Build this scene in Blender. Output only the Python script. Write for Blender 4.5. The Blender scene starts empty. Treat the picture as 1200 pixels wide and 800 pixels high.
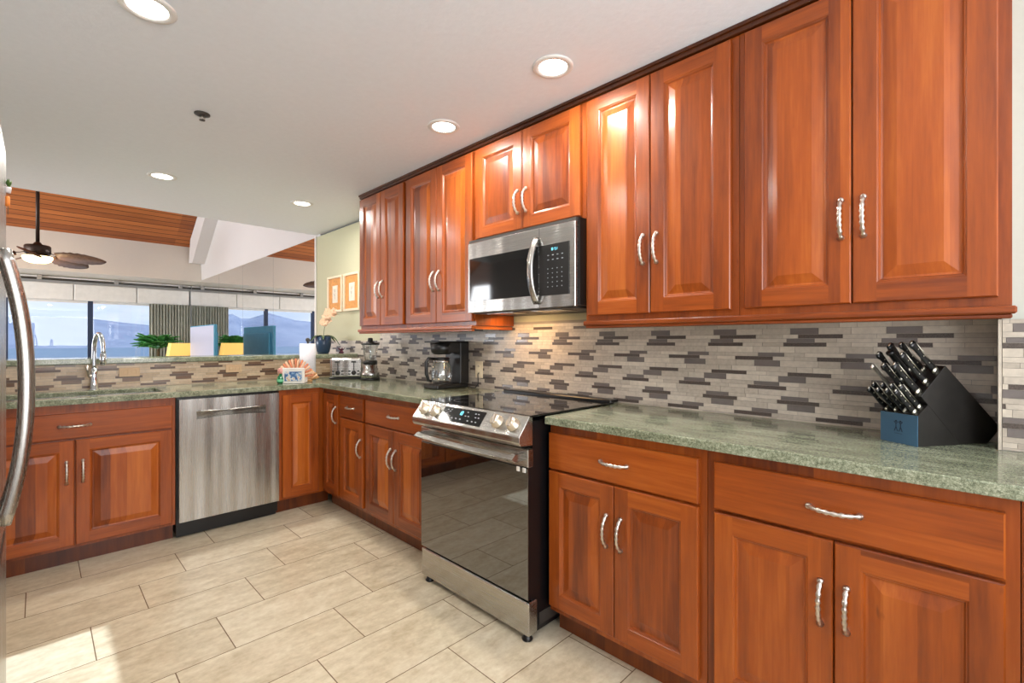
import bpy, bmesh, math, random
from mathutils import Vector, Matrix
random.seed(7)
S = bpy.context.scene
COL = S.collection
PI = math.pi

def lin(c):
    out = []
    for v in c:
        v = v / 255.0
        out.append(v / 12.92 if v <= 0.04045 else ((v + 0.055) / 1.055) ** 2.4)
    return tuple(out)

# ------------------------------------------------------------------ camera, sky, sun, exposure
CAMH = 1.227
YAW = math.radians(45.15)
cd = bpy.data.cameras.new('camera'); cam = bpy.data.objects.new('camera', cd); COL.objects.link(cam)
cd.sensor_width = 36; cd.lens = 36 * 553.0 / 1200; cd.clip_start = 0.02; cd.clip_end = 5000
cam.location = (0, 0, CAMH); cam.rotation_euler = (PI / 2, 0, -YAW)
S.camera = cam
S.view_settings.view_transform = 'Standard'; S.view_settings.look = 'None'
S.view_settings.exposure = 0.05; S.view_settings.gamma = 1.0; S.view_settings.use_curve_mapping = False

LAMP_W = 10
AREA_BACK = 76
AREA_LIVING = 400
SUN_E = 11
SKY = 1.35

def world():
    w = bpy.data.worlds.new('sky'); S.world = w; w.use_nodes = True
    nt = w.node_tree; nt.nodes.clear()
    out = nt.nodes.new('ShaderNodeOutputWorld'); bg = nt.nodes.new('ShaderNodeBackground')
    tc = nt.nodes.new('ShaderNodeTexCoord'); sp = nt.nodes.new('ShaderNodeSeparateXYZ')
    cr = nt.nodes.new('ShaderNodeValToRGB')
    nt.links.new(tc.outputs['Generated'], sp.inputs[0]); nt.links.new(sp.outputs['Z'], cr.inputs[0])
    e = cr.color_ramp.elements
    e[0].position = 0.0; e[0].color = (*lin((188, 206, 232)), 1)
    e[1].position = 0.5; e[1].color = (*lin((112, 160, 220)), 1)
    n = nt.nodes.new('ShaderNodeTexNoise'); n.inputs['Scale'].default_value = 3.5; n.inputs['Detail'].default_value = 5
    mp = nt.nodes.new('ShaderNodeMapping'); mp.inputs['Scale'].default_value = (1, 1, 5)
    nt.links.new(tc.outputs['Generated'], mp.inputs[0]); nt.links.new(mp.outputs[0], n.inputs['Vector'])
    r2 = nt.nodes.new('ShaderNodeValToRGB'); r2.color_ramp.elements[0].position = .42; r2.color_ramp.elements[1].position = .68
    nt.links.new(n.outputs[0], r2.inputs[0])
    mx = nt.nodes.new('ShaderNodeMixRGB'); mx.inputs[2].default_value = (*lin((222, 228, 240)), 1)
    nt.links.new(r2.outputs[0], mx.inputs[0]); nt.links.new(cr.outputs[0], mx.inputs[1])
    nt.links.new(mx.outputs[0], bg.inputs[0]); bg.inputs[1].default_value = SKY
    nt.links.new(bg.outputs[0], out.inputs[0])
world()

def light(name, kind, loc, rot, energy, color=(1, 1, 1), **kw):
    d = bpy.data.lights.new(name, kind); d.energy = energy; d.color = color
    for k, v in kw.items(): setattr(d, k, v)
    o = bpy.data.objects.new(name, d); o.location = loc; o.rotation_euler = rot; COL.objects.link(o)
    return o
# sun comes in through the small window of the left wall and leaves the bright patch on the floor
_d = Vector((0.8, 0.0, -1.0)).normalized()
sun = light('sun', 'SUN', (-6, 2, 8), (0, 0, 0), SUN_E, (.72, .86, 1), angle=0.01)
sun.rotation_euler = _d.to_track_quat('-Z', 'Y').to_euler()
# added fill lamps, unseen: behind the camera and inside the living room, tilted upward
light('window_daylight_behind', 'AREA', (0.4, -1.40, 1.5), (PI / 2 + .55, 0, 0), AREA_BACK, (1, .98, .96), shape='RECTANGLE', size=2.2, size_y=1.5)
light('window_daylight_living', 'AREA', (-4.7, 8.0, 1.9), (0, -PI / 2 - .3, 0), AREA_LIVING, (.93, .96, 1), shape='RECTANGLE', size=2.2, size_y=3.5)

# ------------------------------------------------------------------ materials
MATS = {}
class NT:
    def __init__(s, name):
        s.m = bpy.data.materials.new(name); s.m.use_nodes = True; s.t = s.m.node_tree
        s.b = s.t.nodes['Principled BSDF']; s.out = s.t.nodes['Material Output']
    def n(s, ty, **kw):
        x = s.t.nodes.new('ShaderNode' + ty)
        for k, v in kw.items():
            if hasattr(x, k): setattr(x, k, v)
            else: x.inputs[k.replace('_', ' ')].default_value = v
        return x
    def l(s, a, b): s.t.links.new(a, b)
    def math(s, op, a, b=None, c=None):
        x = s.t.nodes.new('ShaderNodeMath'); x.operation = op
        for i, v in enumerate((a, b, c)):
            if v is None: continue
            if isinstance(v, (int, float)): x.inputs[i].default_value = v
            else: s.l(v, x.inputs[i])
        return x.outputs[0]
    def ramp(s, fac, stops, interp='LINEAR'):
        x = s.t.nodes.new('ShaderNodeValToRGB'); x.color_ramp.interpolation = interp
        e = x.color_ramp.elements
        while len(e) < len(stops): e.new(0.5)
        for i, (p, c) in enumerate(stops):
            e[i].position = p; e[i].color = (*c, 1) if len(c) == 3 else c
        s.l(fac, x.inputs[0]); return x.outputs[0]
    def mix(s, f, a, b, mode='MIX'):
        x = s.t.nodes.new('ShaderNodeMixRGB'); x.blend_type = mode
        for i, v in enumerate((f, a, b)):
            if isinstance(v, (int, float)): x.inputs[i].default_value = v
            elif isinstance(v, tuple): x.inputs[i].default_value = (*v, 1)
            else: s.l(v, x.inputs[i])
        return x.outputs[0]
    def bump(s, h, st=0.2, dist=0.01):
        x = s.t.nodes.new('ShaderNodeBump'); x.inputs['Strength'].default_value = st; x.inputs['Distance'].default_value = dist
        s.l(h, x.inputs['Height']); s.l(x.outputs[0], s.b.inputs['Normal'])
    def coords(s, kind='Object', scale=(1, 1, 1)):
        t = s.n('TexCoord'); m = s.n('Mapping'); m.inputs['Scale'].default_value = scale
        s.l(t.outputs[kind], m.inputs[0]); return m.outputs[0]
    def noise(s, vec, scale, detail=3, rough=.5):
        x = s.n('TexNoise'); x.inputs['Scale'].default_value = scale; x.inputs['Detail'].default_value = detail
        x.inputs['Roughness'].default_value = rough; s.l(vec, x.inputs['Vector']); return x.outputs[0]

def plain(name, rgb, rough=.5, metal=0., coat=0., spec=None, em=None, ems=1., var=.05, vs=12):
    k = NT(name)
    c = lin(rgb)
    if var:
        f = k.noise(k.coords(), vs, 4)
        c2 = tuple(min(1, x * (1 + var)) for x in c); c1 = tuple(x * (1 - var) for x in c)
        k.l(k.ramp(f, [(.3, c1), (.7, c2)]), k.b.inputs['Base Color'])
    else: k.b.inputs['Base Color'].default_value = (*c, 1)
    k.b.inputs['Roughness'].default_value = rough; k.b.inputs['Metallic'].default_value = metal
    k.b.inputs['Coat Weight'].default_value = coat; k.b.inputs['Coat Roughness'].default_value = .12
    if spec is not None: k.b.inputs['Specular IOR Level'].default_value = spec
    if em:
        k.b.inputs['Emission Color'].default_value = (*lin(em), 1); k.b.inputs['Emission Strength'].default_value = ems
    MATS[name] = k.m; return k.m

def wood(name, mode, dark=1.0):
    k = NT(name)
    tc = k.n('TexCoord'); oi = k.n('ObjectInfo')
    add = k.n('VectorMath', operation='ADD'); cmb = k.n('CombineXYZ')
    r7 = k.math('MULTIPLY', oi.outputs['Random'], 7.3)
    for i in range(3): k.l(r7, cmb.inputs[i])
    k.l(tc.outputs['Object'], add.inputs[0]); k.l(cmb.outputs[0], add.inputs[1])
    mp = k.n('Mapping'); mp.inputs['Scale'].default_value = (9, 9, .9) if mode != 'h' else (.9, .9, 14)
    k.l(add.outputs[0], mp.inputs[0])
    n1 = k.noise(mp.outputs[0], 2.2, 5, .62)
    mp2 = k.n('Mapping'); mp2.inputs['Scale'].default_value = (60, 60, 3) if mode != 'h' else (3, 3, 70)
    k.l(add.outputs[0], mp2.inputs[0]); n2 = k.noise(mp2.outputs[0], 2.0, 3)
    sp = k.n('SeparateXYZ'); k.l(add.outputs[0], sp.inputs[0])
    if mode == 'panel': q = k.math('DIVIDE', k.math('ADD', sp.outputs[0], sp.outputs[1]), .073)
    elif mode == 'v': q = k.math('DIVIDE', k.math('ADD', sp.outputs[0], sp.outputs[1]), .35)
    else: q = k.math('DIVIDE', sp.outputs[2], .35)
    wn = k.n('TexWhiteNoise'); wn.noise_dimensions = '1D'; k.l(k.math('FLOOR', q), wn.inputs['W'])
    f = k.math('ADD', k.math('MULTIPLY', wn.outputs[0], .42 if mode == 'panel' else .22), k.math('ADD', k.math('MULTIPLY', n1, .6), k.math('MULTIPLY_ADD', n2, .18, -.045 if mode == 'panel' else 0.0)))
    a, b, c = lin((104, 43, 9)), lin((160, 76, 18)), lin((210, 120, 44))
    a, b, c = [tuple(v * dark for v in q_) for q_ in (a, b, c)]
    colr = k.ramp(f, [(.30, a), (.58, b), (1.0, c)])
    # few small dark mineral streaks
    mp3 = k.n('Mapping'); mp3.inputs['Scale'].default_value = (30, 30, 8) if mode != 'h' else (8, 8, 30)
    k.l(add.outputs[0], mp3.inputs[0]); n3 = k.noise(mp3.outputs[0], 1.3, 2)
    fl = k.ramp(n3, [(.74, (0, 0, 0)), (.8, (1, 1, 1))])
    colr = k.mix(k.math('MULTIPLY', fl, .45), colr, lin((70, 26, 12)))
    k.l(colr, k.b.inputs['Base Color'])
    k.b.inputs['Roughness'].default_value = .38; k.b.inputs['Specular IOR Level'].default_value = .3
    k.b.inputs['Coat Weight'].default_value = .5; k.b.inputs['Coat Roughness'].default_value = .2
    k.bump(n2, .03, .002)
    MATS[name] = k.m
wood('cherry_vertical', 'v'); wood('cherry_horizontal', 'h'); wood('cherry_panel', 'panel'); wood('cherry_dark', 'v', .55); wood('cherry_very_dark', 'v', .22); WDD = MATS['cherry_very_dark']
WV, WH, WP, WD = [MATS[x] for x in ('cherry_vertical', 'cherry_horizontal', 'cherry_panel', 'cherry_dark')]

def granite():
    k = NT('green_granite')
    v = k.coords()
    vs = k.coords(scale=(1, .25, 1)); vs2 = k.coords(scale=(.3, 1, 1))
    n1 = k.noise(v, 150, 3, .7); n2 = k.noise(vs, 26, 5, .65); n3 = k.noise(v, 420, 2)
    f = k.math('ADD', k.math('MULTIPLY', n1, .5), k.math('ADD', k.math('MULTIPLY', n2, .35), k.math('MULTIPLY', n3, .3)))
    c = k.ramp(f, [(.38, lin((58, 66, 54))), (.5, lin((106, 112, 90))), (.6, lin((144, 150, 124))), (.74, lin((198, 200, 178)))])
    k.l(c, k.b.inputs['Base Color']); k.b.inputs['Roughness'].default_value = .12
    k.b.inputs['Specular IOR Level'].default_value = .6
    MATS['granite'] = k.m; return k.m
GR = granite()

def floor_mat():
    k = NT('travertine_floor_tile')
    tc = k.n('TexCoord'); sp = k.n('SeparateXYZ'); k.l(tc.outputs['Object'], sp.inputs[0])
    x, y = sp.outputs[0], sp.outputs[1]
    v = k.math('DIVIDE', k.math('SUBTRACT', y, 3.312), .299)
    r = k.math('FLOOR', v); vf = k.math('FRACT', v)
    u = k.math('DIVIDE', k.math('SUBTRACT', k.math('SUBTRACT', x, .16), k.math('MULTIPLY', r, .2)), .6)
    uf = k.math('FRACT', u); ui = k.math('FLOOR', u)
    du = k.math('MULTIPLY', k.math('MINIMUM', uf, k.math('SUBTRACT', 1, uf)), .6)
    dv = k.math('MULTIPLY', k.math('MINIMUM', vf, k.math('SUBTRACT', 1, vf)), .299)
    d = k.math('MINIMUM', du, dv)
    g = k.math('LESS_THAN', d, .0019)
    wn = k.n('TexWhiteNoise'); wn.noise_dimensions = '2D'; cb = k.n('CombineXYZ'); k.l(ui, cb.inputs[0]); k.l(r, cb.inputs[1]); k.l(cb.outputs[0], wn.inputs['Vector'])
    ad = k.n('VectorMath', operation='MULTIPLY_ADD'); k.l(wn.outputs['Color'], ad.inputs[0]); ad.inputs[1].default_value = (9, 9, 9); k.l(tc.outputs['Object'], ad.inputs[2])
    m1 = k.n('Mapping'); m1.inputs['Scale'].default_value = (2.4, 6, 1); m1.inputs['Rotation'].default_value = (0, 0, .25); k.l(ad.outputs[0], m1.inputs[0])
    n1 = k.noise(m1.outputs[0], 3, 7, .68); n2 = k.noise(ad.outputs[0], 38, 4, .6)
    f = k.math('ADD', k.math('MULTIPLY', n1, .7), k.math('ADD', k.math('MULTIPLY', n2, .3), k.math('MULTIPLY', wn.outputs[0], .1)))
    c = k.ramp(f, [(.38, lin((182, 166, 136))), (.55, lin((206, 192, 164))), (.75, lin((226, 216, 192)))])
    k.l(k.mix(g, c, lin((108, 84, 58))), k.b.inputs['Base Color'])
    k.l(k.math('ADD', .3, k.math('MULTIPLY', g, .5)), k.b.inputs['Roughness'])
    k.bump(k.math('ADD', k.math('MULTIPLY', k.math('SUBTRACT', 1, g), 1.0), k.math('MULTIPLY', n1, .2)), .25, .002)
    return k.m
FLOOR = floor_mat()

def paint(name, rgb, bump=.12, sc=60):
    k = NT(name); v = k.coords(); n = k.noise(v, sc, 4, .6)
    c = lin(rgb); k.l(k.ramp(n, [(.3, tuple(a * .97 for a in c)), (.7, c)]), k.b.inputs['Base Color'])
    k.b.inputs['Roughness'].default_value = .75; k.b.inputs['Specular IOR Level'].default_value = .25
    k.bump(n, bump, .004); MATS[name] = k.m; return k.m
CEIL = paint('ceiling_paint', (236, 241, 248), .3, 34)
GREEN = paint('pale_green_paint', (190, 187, 158))
WHITE = paint('white_paint', (210, 208, 207))
CREAM = paint('cream_paint', (212, 206, 196))
LIGHTWALL = paint('pale_wall_paint', (192, 196, 186))

def steel(name, rgb=(186, 184, 180), rough=.27, axis=2):
    k = NT(name); sc = [520, 520, 520]; sc[axis] = 3
    n = k.noise(k.coords(scale=tuple(sc)), 1.0, 3)
    c = lin(rgb); k.l(k.ramp(n, [(.3, tuple(a * .985 for a in c)), (.7, c)]), k.b.inputs['Base Color'])
    k.b.inputs['Metallic'].default_value = 1.0
    k.l(k.math('ADD', rough - .02, k.math('MULTIPLY', n, .04)), k.b.inputs['Roughness'])
    big = k.noise(k.coords(scale=(6.5, 6.5, .35)), 1.2, 1)
    k.bump(big, .45, .03); MATS[name] = k.m; return k.m
STEEL = steel('brushed_steel_vertical'); STEELH = steel('brushed_steel_horizontal', axis=1); STEELX = steel('brushed_steel_crosswise', axis=0)
NICKEL = plain('brushed_nickel', (214, 206, 196), .3, 1.0, var=.12, vs=160)
CHROME = plain('chrome', (222, 226, 232), .08, 1.0, var=0)
BLACK = plain('black_enamel', (14, 14, 16), .3, var=.1)
BLACKGLASS = plain('black_glass', (8, 9, 11), .05, spec=.7, var=0)
OVENGLASS = plain('dark_oven_glass', (16, 17, 17), .03, spec=1.0, var=0, coat=1.0)
OVENGLASS.node_tree.nodes['Principled BSDF'].inputs['Coat IOR'].default_value = 1.9; OVENGLASS.node_tree.nodes['Principled BSDF'].inputs['Coat Roughness'].default_value = .02
BLACKPLASTIC = plain('black_plastic', (22, 21, 20), .35, var=.1)
DARKGREY = plain('dark_grey_metal', (70, 66, 62), .45, .3)
WHITEPL = plain('white_plastic', (236, 232, 224), .4)
TANPL = plain('tan_plastic', (216, 184, 146), .45)
CREAMPL = plain('cream_plastic', (240, 226, 196), .4)
TILE_L = [plain('light_marble_tile_a', (192, 181, 166), .28, var=.1, vs=60), plain('light_marble_tile_b', (202, 191, 175), .28, var=.1, vs=50), plain('light_marble_tile_c', (182, 171, 156), .28, var=.1, vs=70)]
TILE_M = plain('taupe_glass_tile', (116, 108, 104), .16, var=.06, vs=30)
TILE_S = plain('speckled_brown_tile', (86, 76, 70), .3, var=.45, vs=260)
TILE_T = [plain('tan_marble_tile_a', (200, 176, 148), .28, var=.1, vs=60), plain('tan_marble_tile_b', (208, 186, 158), .28, var=.1, vs=50), plain('tan_marble_tile_c', (188, 162, 132), .28, var=.1, vs=70)]  # right-wall tile again for the sink wall, warm room light tinted into its colours
TILE_WARM_M = plain('brown_glass_tile', (124, 98, 80), .16, var=.06, vs=30)
TILE_WARM_S = plain('speckled_dark_brown_tile', (96, 72, 58), .3, var=.4, vs=260)
GROUT = plain('tile_grout', (150, 142, 132), .8)
NAVYFRAME = plain('dark_navy_aluminium', (34, 48, 74), .4, .3)
WHITETRIM = plain('white_trim_paint', (232, 230, 226), .45)
LENS = plain('lit_lens', (255, 252, 245), .5, em=(255, 250, 240), ems=9, var=0)
GLOBE = plain('lit_amber_globe', (255, 236, 200), .5, em=(255, 222, 165), ems=4.5, var=0)

def mirror_mat():
    k = NT('mirror_silvering'); k.b.inputs['Metallic'].default_value = 1; k.b.inputs['Roughness'].default_value = 0.0
    k.b.inputs['Base Color'].default_value = (.9, .91, .92, 1); return k.m
MIRROR = mirror_mat()
def glass_mat(name, tint=(1, 1, 1), refl=.08, rough=0.0):
    k = NT(name); t = k.n('BsdfTransparent'); t.inputs[0].default_value = (*tint, 1)
    g = k.n('BsdfGlossy'); g.inputs['Roughness'].default_value = rough
    lw = k.n('LayerWeight'); lw.inputs[0].default_value = .25; mx = k.n('MixShader')
    k.l(k.math('ADD', k.math('MULTIPLY', lw.outputs['Fresnel'], .5), refl * .3), mx.inputs[0])
    k.l(t.outputs[0], mx.inputs[1]); k.l(g.outputs[0], mx.inputs[2]); k.l(mx.outputs[0], k.out.inputs['Surface'])
    return k.m
GLASS = glass_mat('window_glass'); JAR = glass_mat('clear_jar_glass', (.92, .95, .96), .5)

# ------------------------------------------------------------------ mesh helpers
class B:
    def __init__(s): s.bm = bmesh.new(); s.mats = []
    def mi(s, m):
        if m not in s.mats: s.mats.append(m)
        return s.mats.index(m)
    def tag(s, faces, m, smooth=False):
        i = s.mi(m)
        for f in faces: f.material_index = i; f.smooth = smooth
    def box(s, x0, x1, y0, y1, z0, z1, m, bevel=0., seg=1):
        x0, x1 = sorted((x0, x1)); y0, y1 = sorted((y0, y1)); z0, z1 = sorted((z0, z1))
        r = bmesh.ops.create_cube(s.bm, size=1)
        vs = r['verts']
        bmesh.ops.scale(s.bm, vec=(x1 - x0, y1 - y0, z1 - z0), verts=vs)
        bmesh.ops.translate(s.bm, vec=((x0 + x1) / 2, (y0 + y1) / 2, (z0 + z1) / 2), verts=vs)
        fs = set(f for v in vs for f in v.link_faces)
        if bevel:
            es = set(e for v in vs for e in v.link_edges)
            r2 = bmesh.ops.bevel(s.bm, geom=list(es), offset=bevel, segments=seg, affect='EDGES', profile=.5)
            fs |= set(r2['faces']); fs = {f for f in fs if f.is_valid}
            vv = set(r2['verts'])
            for v in vv:
                if v.is_valid: fs |= set(v.link_faces)
        s.tag(fs, m)
        return s
    def quad(s, pts, m):
        f = s.bm.faces.new([s.bm.verts.new(p) for p in pts]); s.tag([f], m); return s
    def prism(s, prof, a, ext, m, bevel=0.):
        """prof: list of 3-D points (a planar loop); ext: extrusion vector"""
        vs = [s.bm.verts.new(p) for p in prof]
        f = s.bm.faces.new(vs)
        r = bmesh.ops.extrude_face_region(s.bm, geom=[f])
        nv = [g for g in r['geom'] if isinstance(g, bmesh.types.BMVert)]
        bmesh.ops.translate(s.bm, vec=ext, verts=nv)
        fs = set(x for v in vs + nv for x in v.link_faces)
        if bevel:
            es = set(e for v in vs + nv for e in v.link_edges)
            r2 = bmesh.ops.bevel(s.bm, geom=list(es), offset=bevel, segments=2, affect='EDGES', profile=.5)
            fs = {x for x in fs if x.is_valid} | set(r2['faces'])
        s.tag(fs, m)
        bmesh.ops.recalc_face_normals(s.bm, faces=list(fs))
        return s
    def lathe(s, prof, c, m, seg=24, axis=Vector((0, 0, 1)), smooth=True):
        q = Vector((0, 0, 1)).rotation_difference(Vector(axis).normalized()).to_matrix()
        rings = []
        for r, z in prof:
            if r < 1e-5: rings.append([s.bm.verts.new(Vector(c) + q @ Vector((0, 0, z)))])
            else: rings.append([s.bm.verts.new(Vector(c) + q @ Vector((r * math.cos(2 * PI * i / seg), r * math.sin(2 * PI * i / seg), z))) for i in range(seg)])
        fs = []
        for a, b in zip(rings, rings[1:]):
            for i in range(seg):
                j = (i + 1) % seg
                if len(a) == 1 and len(b) == 1: continue
                if len(a) == 1: vs = [a[0], b[j], b[i]]
                elif len(b) == 1: vs = [a[i], a[j], b[0]]
                else: vs = [a[i], a[j], b[j], b[i]]
                try: fs.append(s.bm.faces.new(vs))
                except ValueError: pass
        s.tag(fs, m, smooth); return s
    def tube(s, pts, rad, m, seg=10, flat=1.0, up=None, smooth=True):
        pts = [Vector(p) for p in pts]; n = len(pts)
        if not isinstance(rad, (list, tuple)): rad = [rad] * n
        rings = []
        ref = Vector(up) if up else None
        for i, p in enumerate(pts):
            t = (pts[min(i + 1, n - 1)] - pts[max(i - 1, 0)]).normalized()
            if ref is None: ref = Vector((0, 0, 1)) if abs(t.z) < .9 else Vector((1, 0, 0))
            u = (ref - t * ref.dot(t)).normalized(); v = t.cross(u)
            if not up: ref = u
            rings.append([s.bm.verts.new(p + rad[i] * (math.cos(2 * PI * k / seg) * u * flat + math.sin(2 * PI * k / seg) * v)) for k in range(seg)])
        fs = []
        for a, b in zip(rings, rings[1:]):
            for k in range(seg): fs.append(s.bm.faces.new([a[k], a[(k + 1) % seg], b[(k + 1) % seg], b[k]]))
        fs.append(s.bm.faces.new(rings[0][::-1])); fs.append(s.bm.faces.new(rings[-1]))
        s.tag(fs, m, smooth); return s
    def build(s, name, parent=None, origin=None, world=True, kind=None, recalc=True):
        if recalc: bmesh.ops.recalc_face_normals(s.bm, faces=s.bm.faces)
        if origin is None: origin = ORG.get(parent, Vector((0, 0, 0))) if parent else Vector((0, 0, 0))
        origin = Vector(origin)
        if world and origin.length > 0: bmesh.ops.translate(s.bm, vec=-origin, verts=s.bm.verts)
        me = bpy.data.meshes.new(name); s.bm.to_mesh(me); s.bm.free()
        for m in s.mats: me.materials.append(m)
        o = bpy.data.objects.new(name, me); COL.objects.link(o)
        if parent: o.parent = parent
        else: o.location = origin
        ORG[o] = origin
        if kind: o['kind'] = kind
        return o
ORG = {}
def meta(o, label, cat, group=None):
    o['label'] = label; o['category'] = cat
    if group: o['group'] = group
    return o
def thing(name, loc, label, cat, group=None, rz=0.):
    o = bpy.data.objects.new(name, None); COL.objects.link(o); o.location = loc; o.rotation_euler = (0, 0, rz)
    o.empty_display_size = .05
    ORG[o] = Vector(loc) if rz == 0 else Vector((0, 0, 0))
    return meta(o, label, cat, group)
def struct(b, name, origin=(0, 0, 0)): return b.build(name, origin=origin, kind='structure')
def lab(o, s): o['label'] = s; return o

# ------------------------------------------------------------------ room shell
CZ = 2.35; WX = 2.085
b = B(); b.box(-6, 2.4, -1.6, 11.4, -.1, 0, FLOOR); struct(b, 'floor')
b = B(); b.box(-1.35, 2.3, -1.6, 5.0, CZ, CZ + .12, CEIL); struct(b, 'ceiling')
b = B(); b.box(WX, WX + .15, -.041, 11.3, 0, 2.33, GREEN); struct(b, 'wall_right')
b = B(); b.box(WX, WX + .15, 4.9, 11.3, 2.33, 6.6, WHITE); struct(b, 'wall_right_gable')
b = B(); b.box(1.95, 2.235, -1.6, -.041, 0, CZ, LIGHTWALL); struct(b, 'wall_right_return')
# left wall of the kitchen with its window opening (y 1.95-2.69, z .9-1.93)
b = B()
b.box(-1.35, -1.2, -1.6, 1.95, 0, CZ, WHITE); b.box(-1.35, -1.2, 2.69, 5.0, 0, CZ, WHITE)
b.box(-1.35, -1.2, 1.95, 2.69, 0, .9, WHITE); b.box(-1.35, -1.2, 1.95, 2.69, 1.95, CZ, WHITE)
struct(b, 'wall_left')
b = B()
for y0, y1, z0, z1 in ((1.95, 1.96, .9, 1.95), (2.68, 2.69, .9, 1.95), (1.96, 2.68, .9, .93), (1.96, 2.68, 1.94, 1.95)):
    b.box(-1.3, -1.24, y0, y1, z0, z1, WHITETRIM)
w2 = struct(b, 'window_2')
b = B(); b.box(-1.275, -1.271, 1.96, 2.68, .93, 1.94, GLASS); b.build('glass_pane', w2)
# wall behind the camera, assumed window opening x -.7..1.5, z .75..2.25
b = B()
b.box(-1.2, -.72, -1.6, -1.45, 0, CZ, WHITE); b.box(1.52, 1.95, -1.6, -1.45, 0, CZ, WHITE)
b.box(-.72, 1.52, -1.6, -1.45, 0, .73, WHITE); b.box(-.72, 1.52, -1.6, -1.45, 2.27, CZ, WHITE)
struct(b, 'wall_back')
# living room: outer walls, wall above the kitchen, cathedral ceiling, soffit, window wall
b = B(); b.box(-5.1, -4.95, 5.0, 11.3, 0, 6.6, WHITE); struct(b, 'wall_living_left')
b = B(); b.box(-5.1, 2.3, 4.9, 5.0, CZ + .12, 6.6, WHITE); b.box(-5.1, -1.35, 4.85, 5.0, 0, CZ + .12, WHITE); struct(b, 'wall_living_near')

def plank_ceiling():
    k = NT('plank_ceiling_wood'); tc = k.n('TexCoord'); sp = k.n('SeparateXYZ'); k.l(tc.outputs['Object'], sp.inputs[0])
    v = k.math('DIVIDE', sp.outputs[1], .085); g = k.math('LESS_THAN', k.math('FRACT', v), .13)
    wn = k.n('TexWhiteNoise'); wn.noise_dimensions = '2D'; cb = k.n('CombineXYZ'); k.l(k.math('FLOOR', v), cb.inputs[0])
    k.l(k.math('FLOOR', k.math('DIVIDE', sp.outputs[0], 1.7)), cb.inputs[1]); k.l(cb.outputs[0], wn.inputs['Vector'])
    n = k.noise(k.coords(scale=(.6, 9, 1)), 4, 4)
    f = k.math('ADD', k.math('MULTIPLY', n, .6), k.math('MULTIPLY', wn.outputs[0], .4))
    c = k.ramp(f, [(.25, lin((134, 72, 34))), (.8, lin((184, 110, 56)))])
    k.l(k.mix(g, c, lin((84, 42, 22))), k.b.inputs['Base Color']); k.b.inputs['Roughness'].default_value = .45
    return k.m
PLANK = plank_ceiling()
b = B()
b.prism([(-5.1, 10.1, 2.92), (-5.1, 4.9, 6.04), (-5.1, 4.9, 6.16), (-5.1, 10.1, 3.04)], None, (7.4, 0, 0), PLANK); struct(b, 'ceiling_wood')
b = B()
b.prism([(-5.1, 9.95, 2.3), (-5.1, 10.1, 2.92), (-5.1, 10.1, 3.05), (-5.1, 11.3, 3.05), (-5.1, 11.3, 2.3)], None, (WX + 5.1 - .002, 0, 0), CREAM); struct(b, 'ceiling_soffit')
b = B()
b.prism([(1.9, 8.88, 3.215), (1.9, 9.74, 2.6), (1.9, 10.02, 2.62), (1.9, 9.9, 3.02), (1.9, 6.0, 5.35), (1.9, 6.0, 5.28)], None, (.184, 0, 0), WHITE)
struct(b, 'trim_rafter')
# window wall: header, frames, glass, low sill
WY = 11.0
b = B(); b.box(-4.95, WX, WY, WY + .15, 1.93, 2.3, WHITE); b.box(1.9, WX, WY, WY + .15, 0, 1.93, WHITE); b.box(-4.95, 1.9, WY, WY + .15, 0, .12, WHITE); struct(b, 'wall_window_side')
xs = [-4.95, -3.43, -2.41, -1.39, -.37, .65, 1.9]
for i in range(len(xs) - 1):
    x0, x1 = xs[i], xs[i + 1]
    b = B(); t = .035
    for q in ((x0, x0 + t, .12, 1.93), (x1 - t, x1, .12, 1.93), (x0 + t, x1 - t, .12, .17), (x0 + t, x1 - t, 1.89, 1.93)):
        b.box(q[0], q[1], WY + .02, WY + .09, q[2], q[3], NAVYFRAME if q[2] < .2 and q[3] > 1 else WHITETRIM)
    o = struct(b, 'window_%d' % (i + 3))
    g = B(); g.box(x0 + t, x1 - t, WY + .05, WY + .056, .17, 1.89, GLASS); g.build('glass_pane', o)

# outside: sea and the islands
def sea_mat():
    k = NT('sea_water'); n = k.noise(k.coords(scale=(.02, .005, 1)), 8, 4)
    k.l(k.ramp(n, [(.3, lin((60, 78, 96))), (.7, lin((76, 92, 108)))]), k.b.inputs['Base Color'])
    k.b.inputs['Roughness'].default_value = .55; return k.m
b = B(); b.quad([(-4000, 60, -9), (4000, 60, -9), (4000, 1050, -9), (-4000, 1050, -9)], sea_mat())
o = b.build('sea', kind='stuff'); meta(o, 'blue sea stretching to the islands beyond the windows', 'sea')
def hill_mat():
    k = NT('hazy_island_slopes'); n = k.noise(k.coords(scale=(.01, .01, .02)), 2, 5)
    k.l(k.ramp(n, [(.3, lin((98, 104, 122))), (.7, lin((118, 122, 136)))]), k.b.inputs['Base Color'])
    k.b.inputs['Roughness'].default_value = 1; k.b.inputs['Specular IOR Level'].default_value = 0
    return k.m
ridge = [(-1.6, .02), (-1.2, .035), (-.8, .03), (-.6, .028), (-.5, .033), (-.417, .0405), (-.37, .044), (-.345, .050), (-.319, .0562), (-.30, .050), (-.285, .0445), (-.27, .044), (-.255, .052), (-.235, .048), (-.2, .036), (-.14, .025), (-.08, .030), (-.03, .036), (0, .0385), (.05, .0375), (.1, .031), (.14, .027), (.2, .02), (.35, .012), (.6, .004)]
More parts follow.
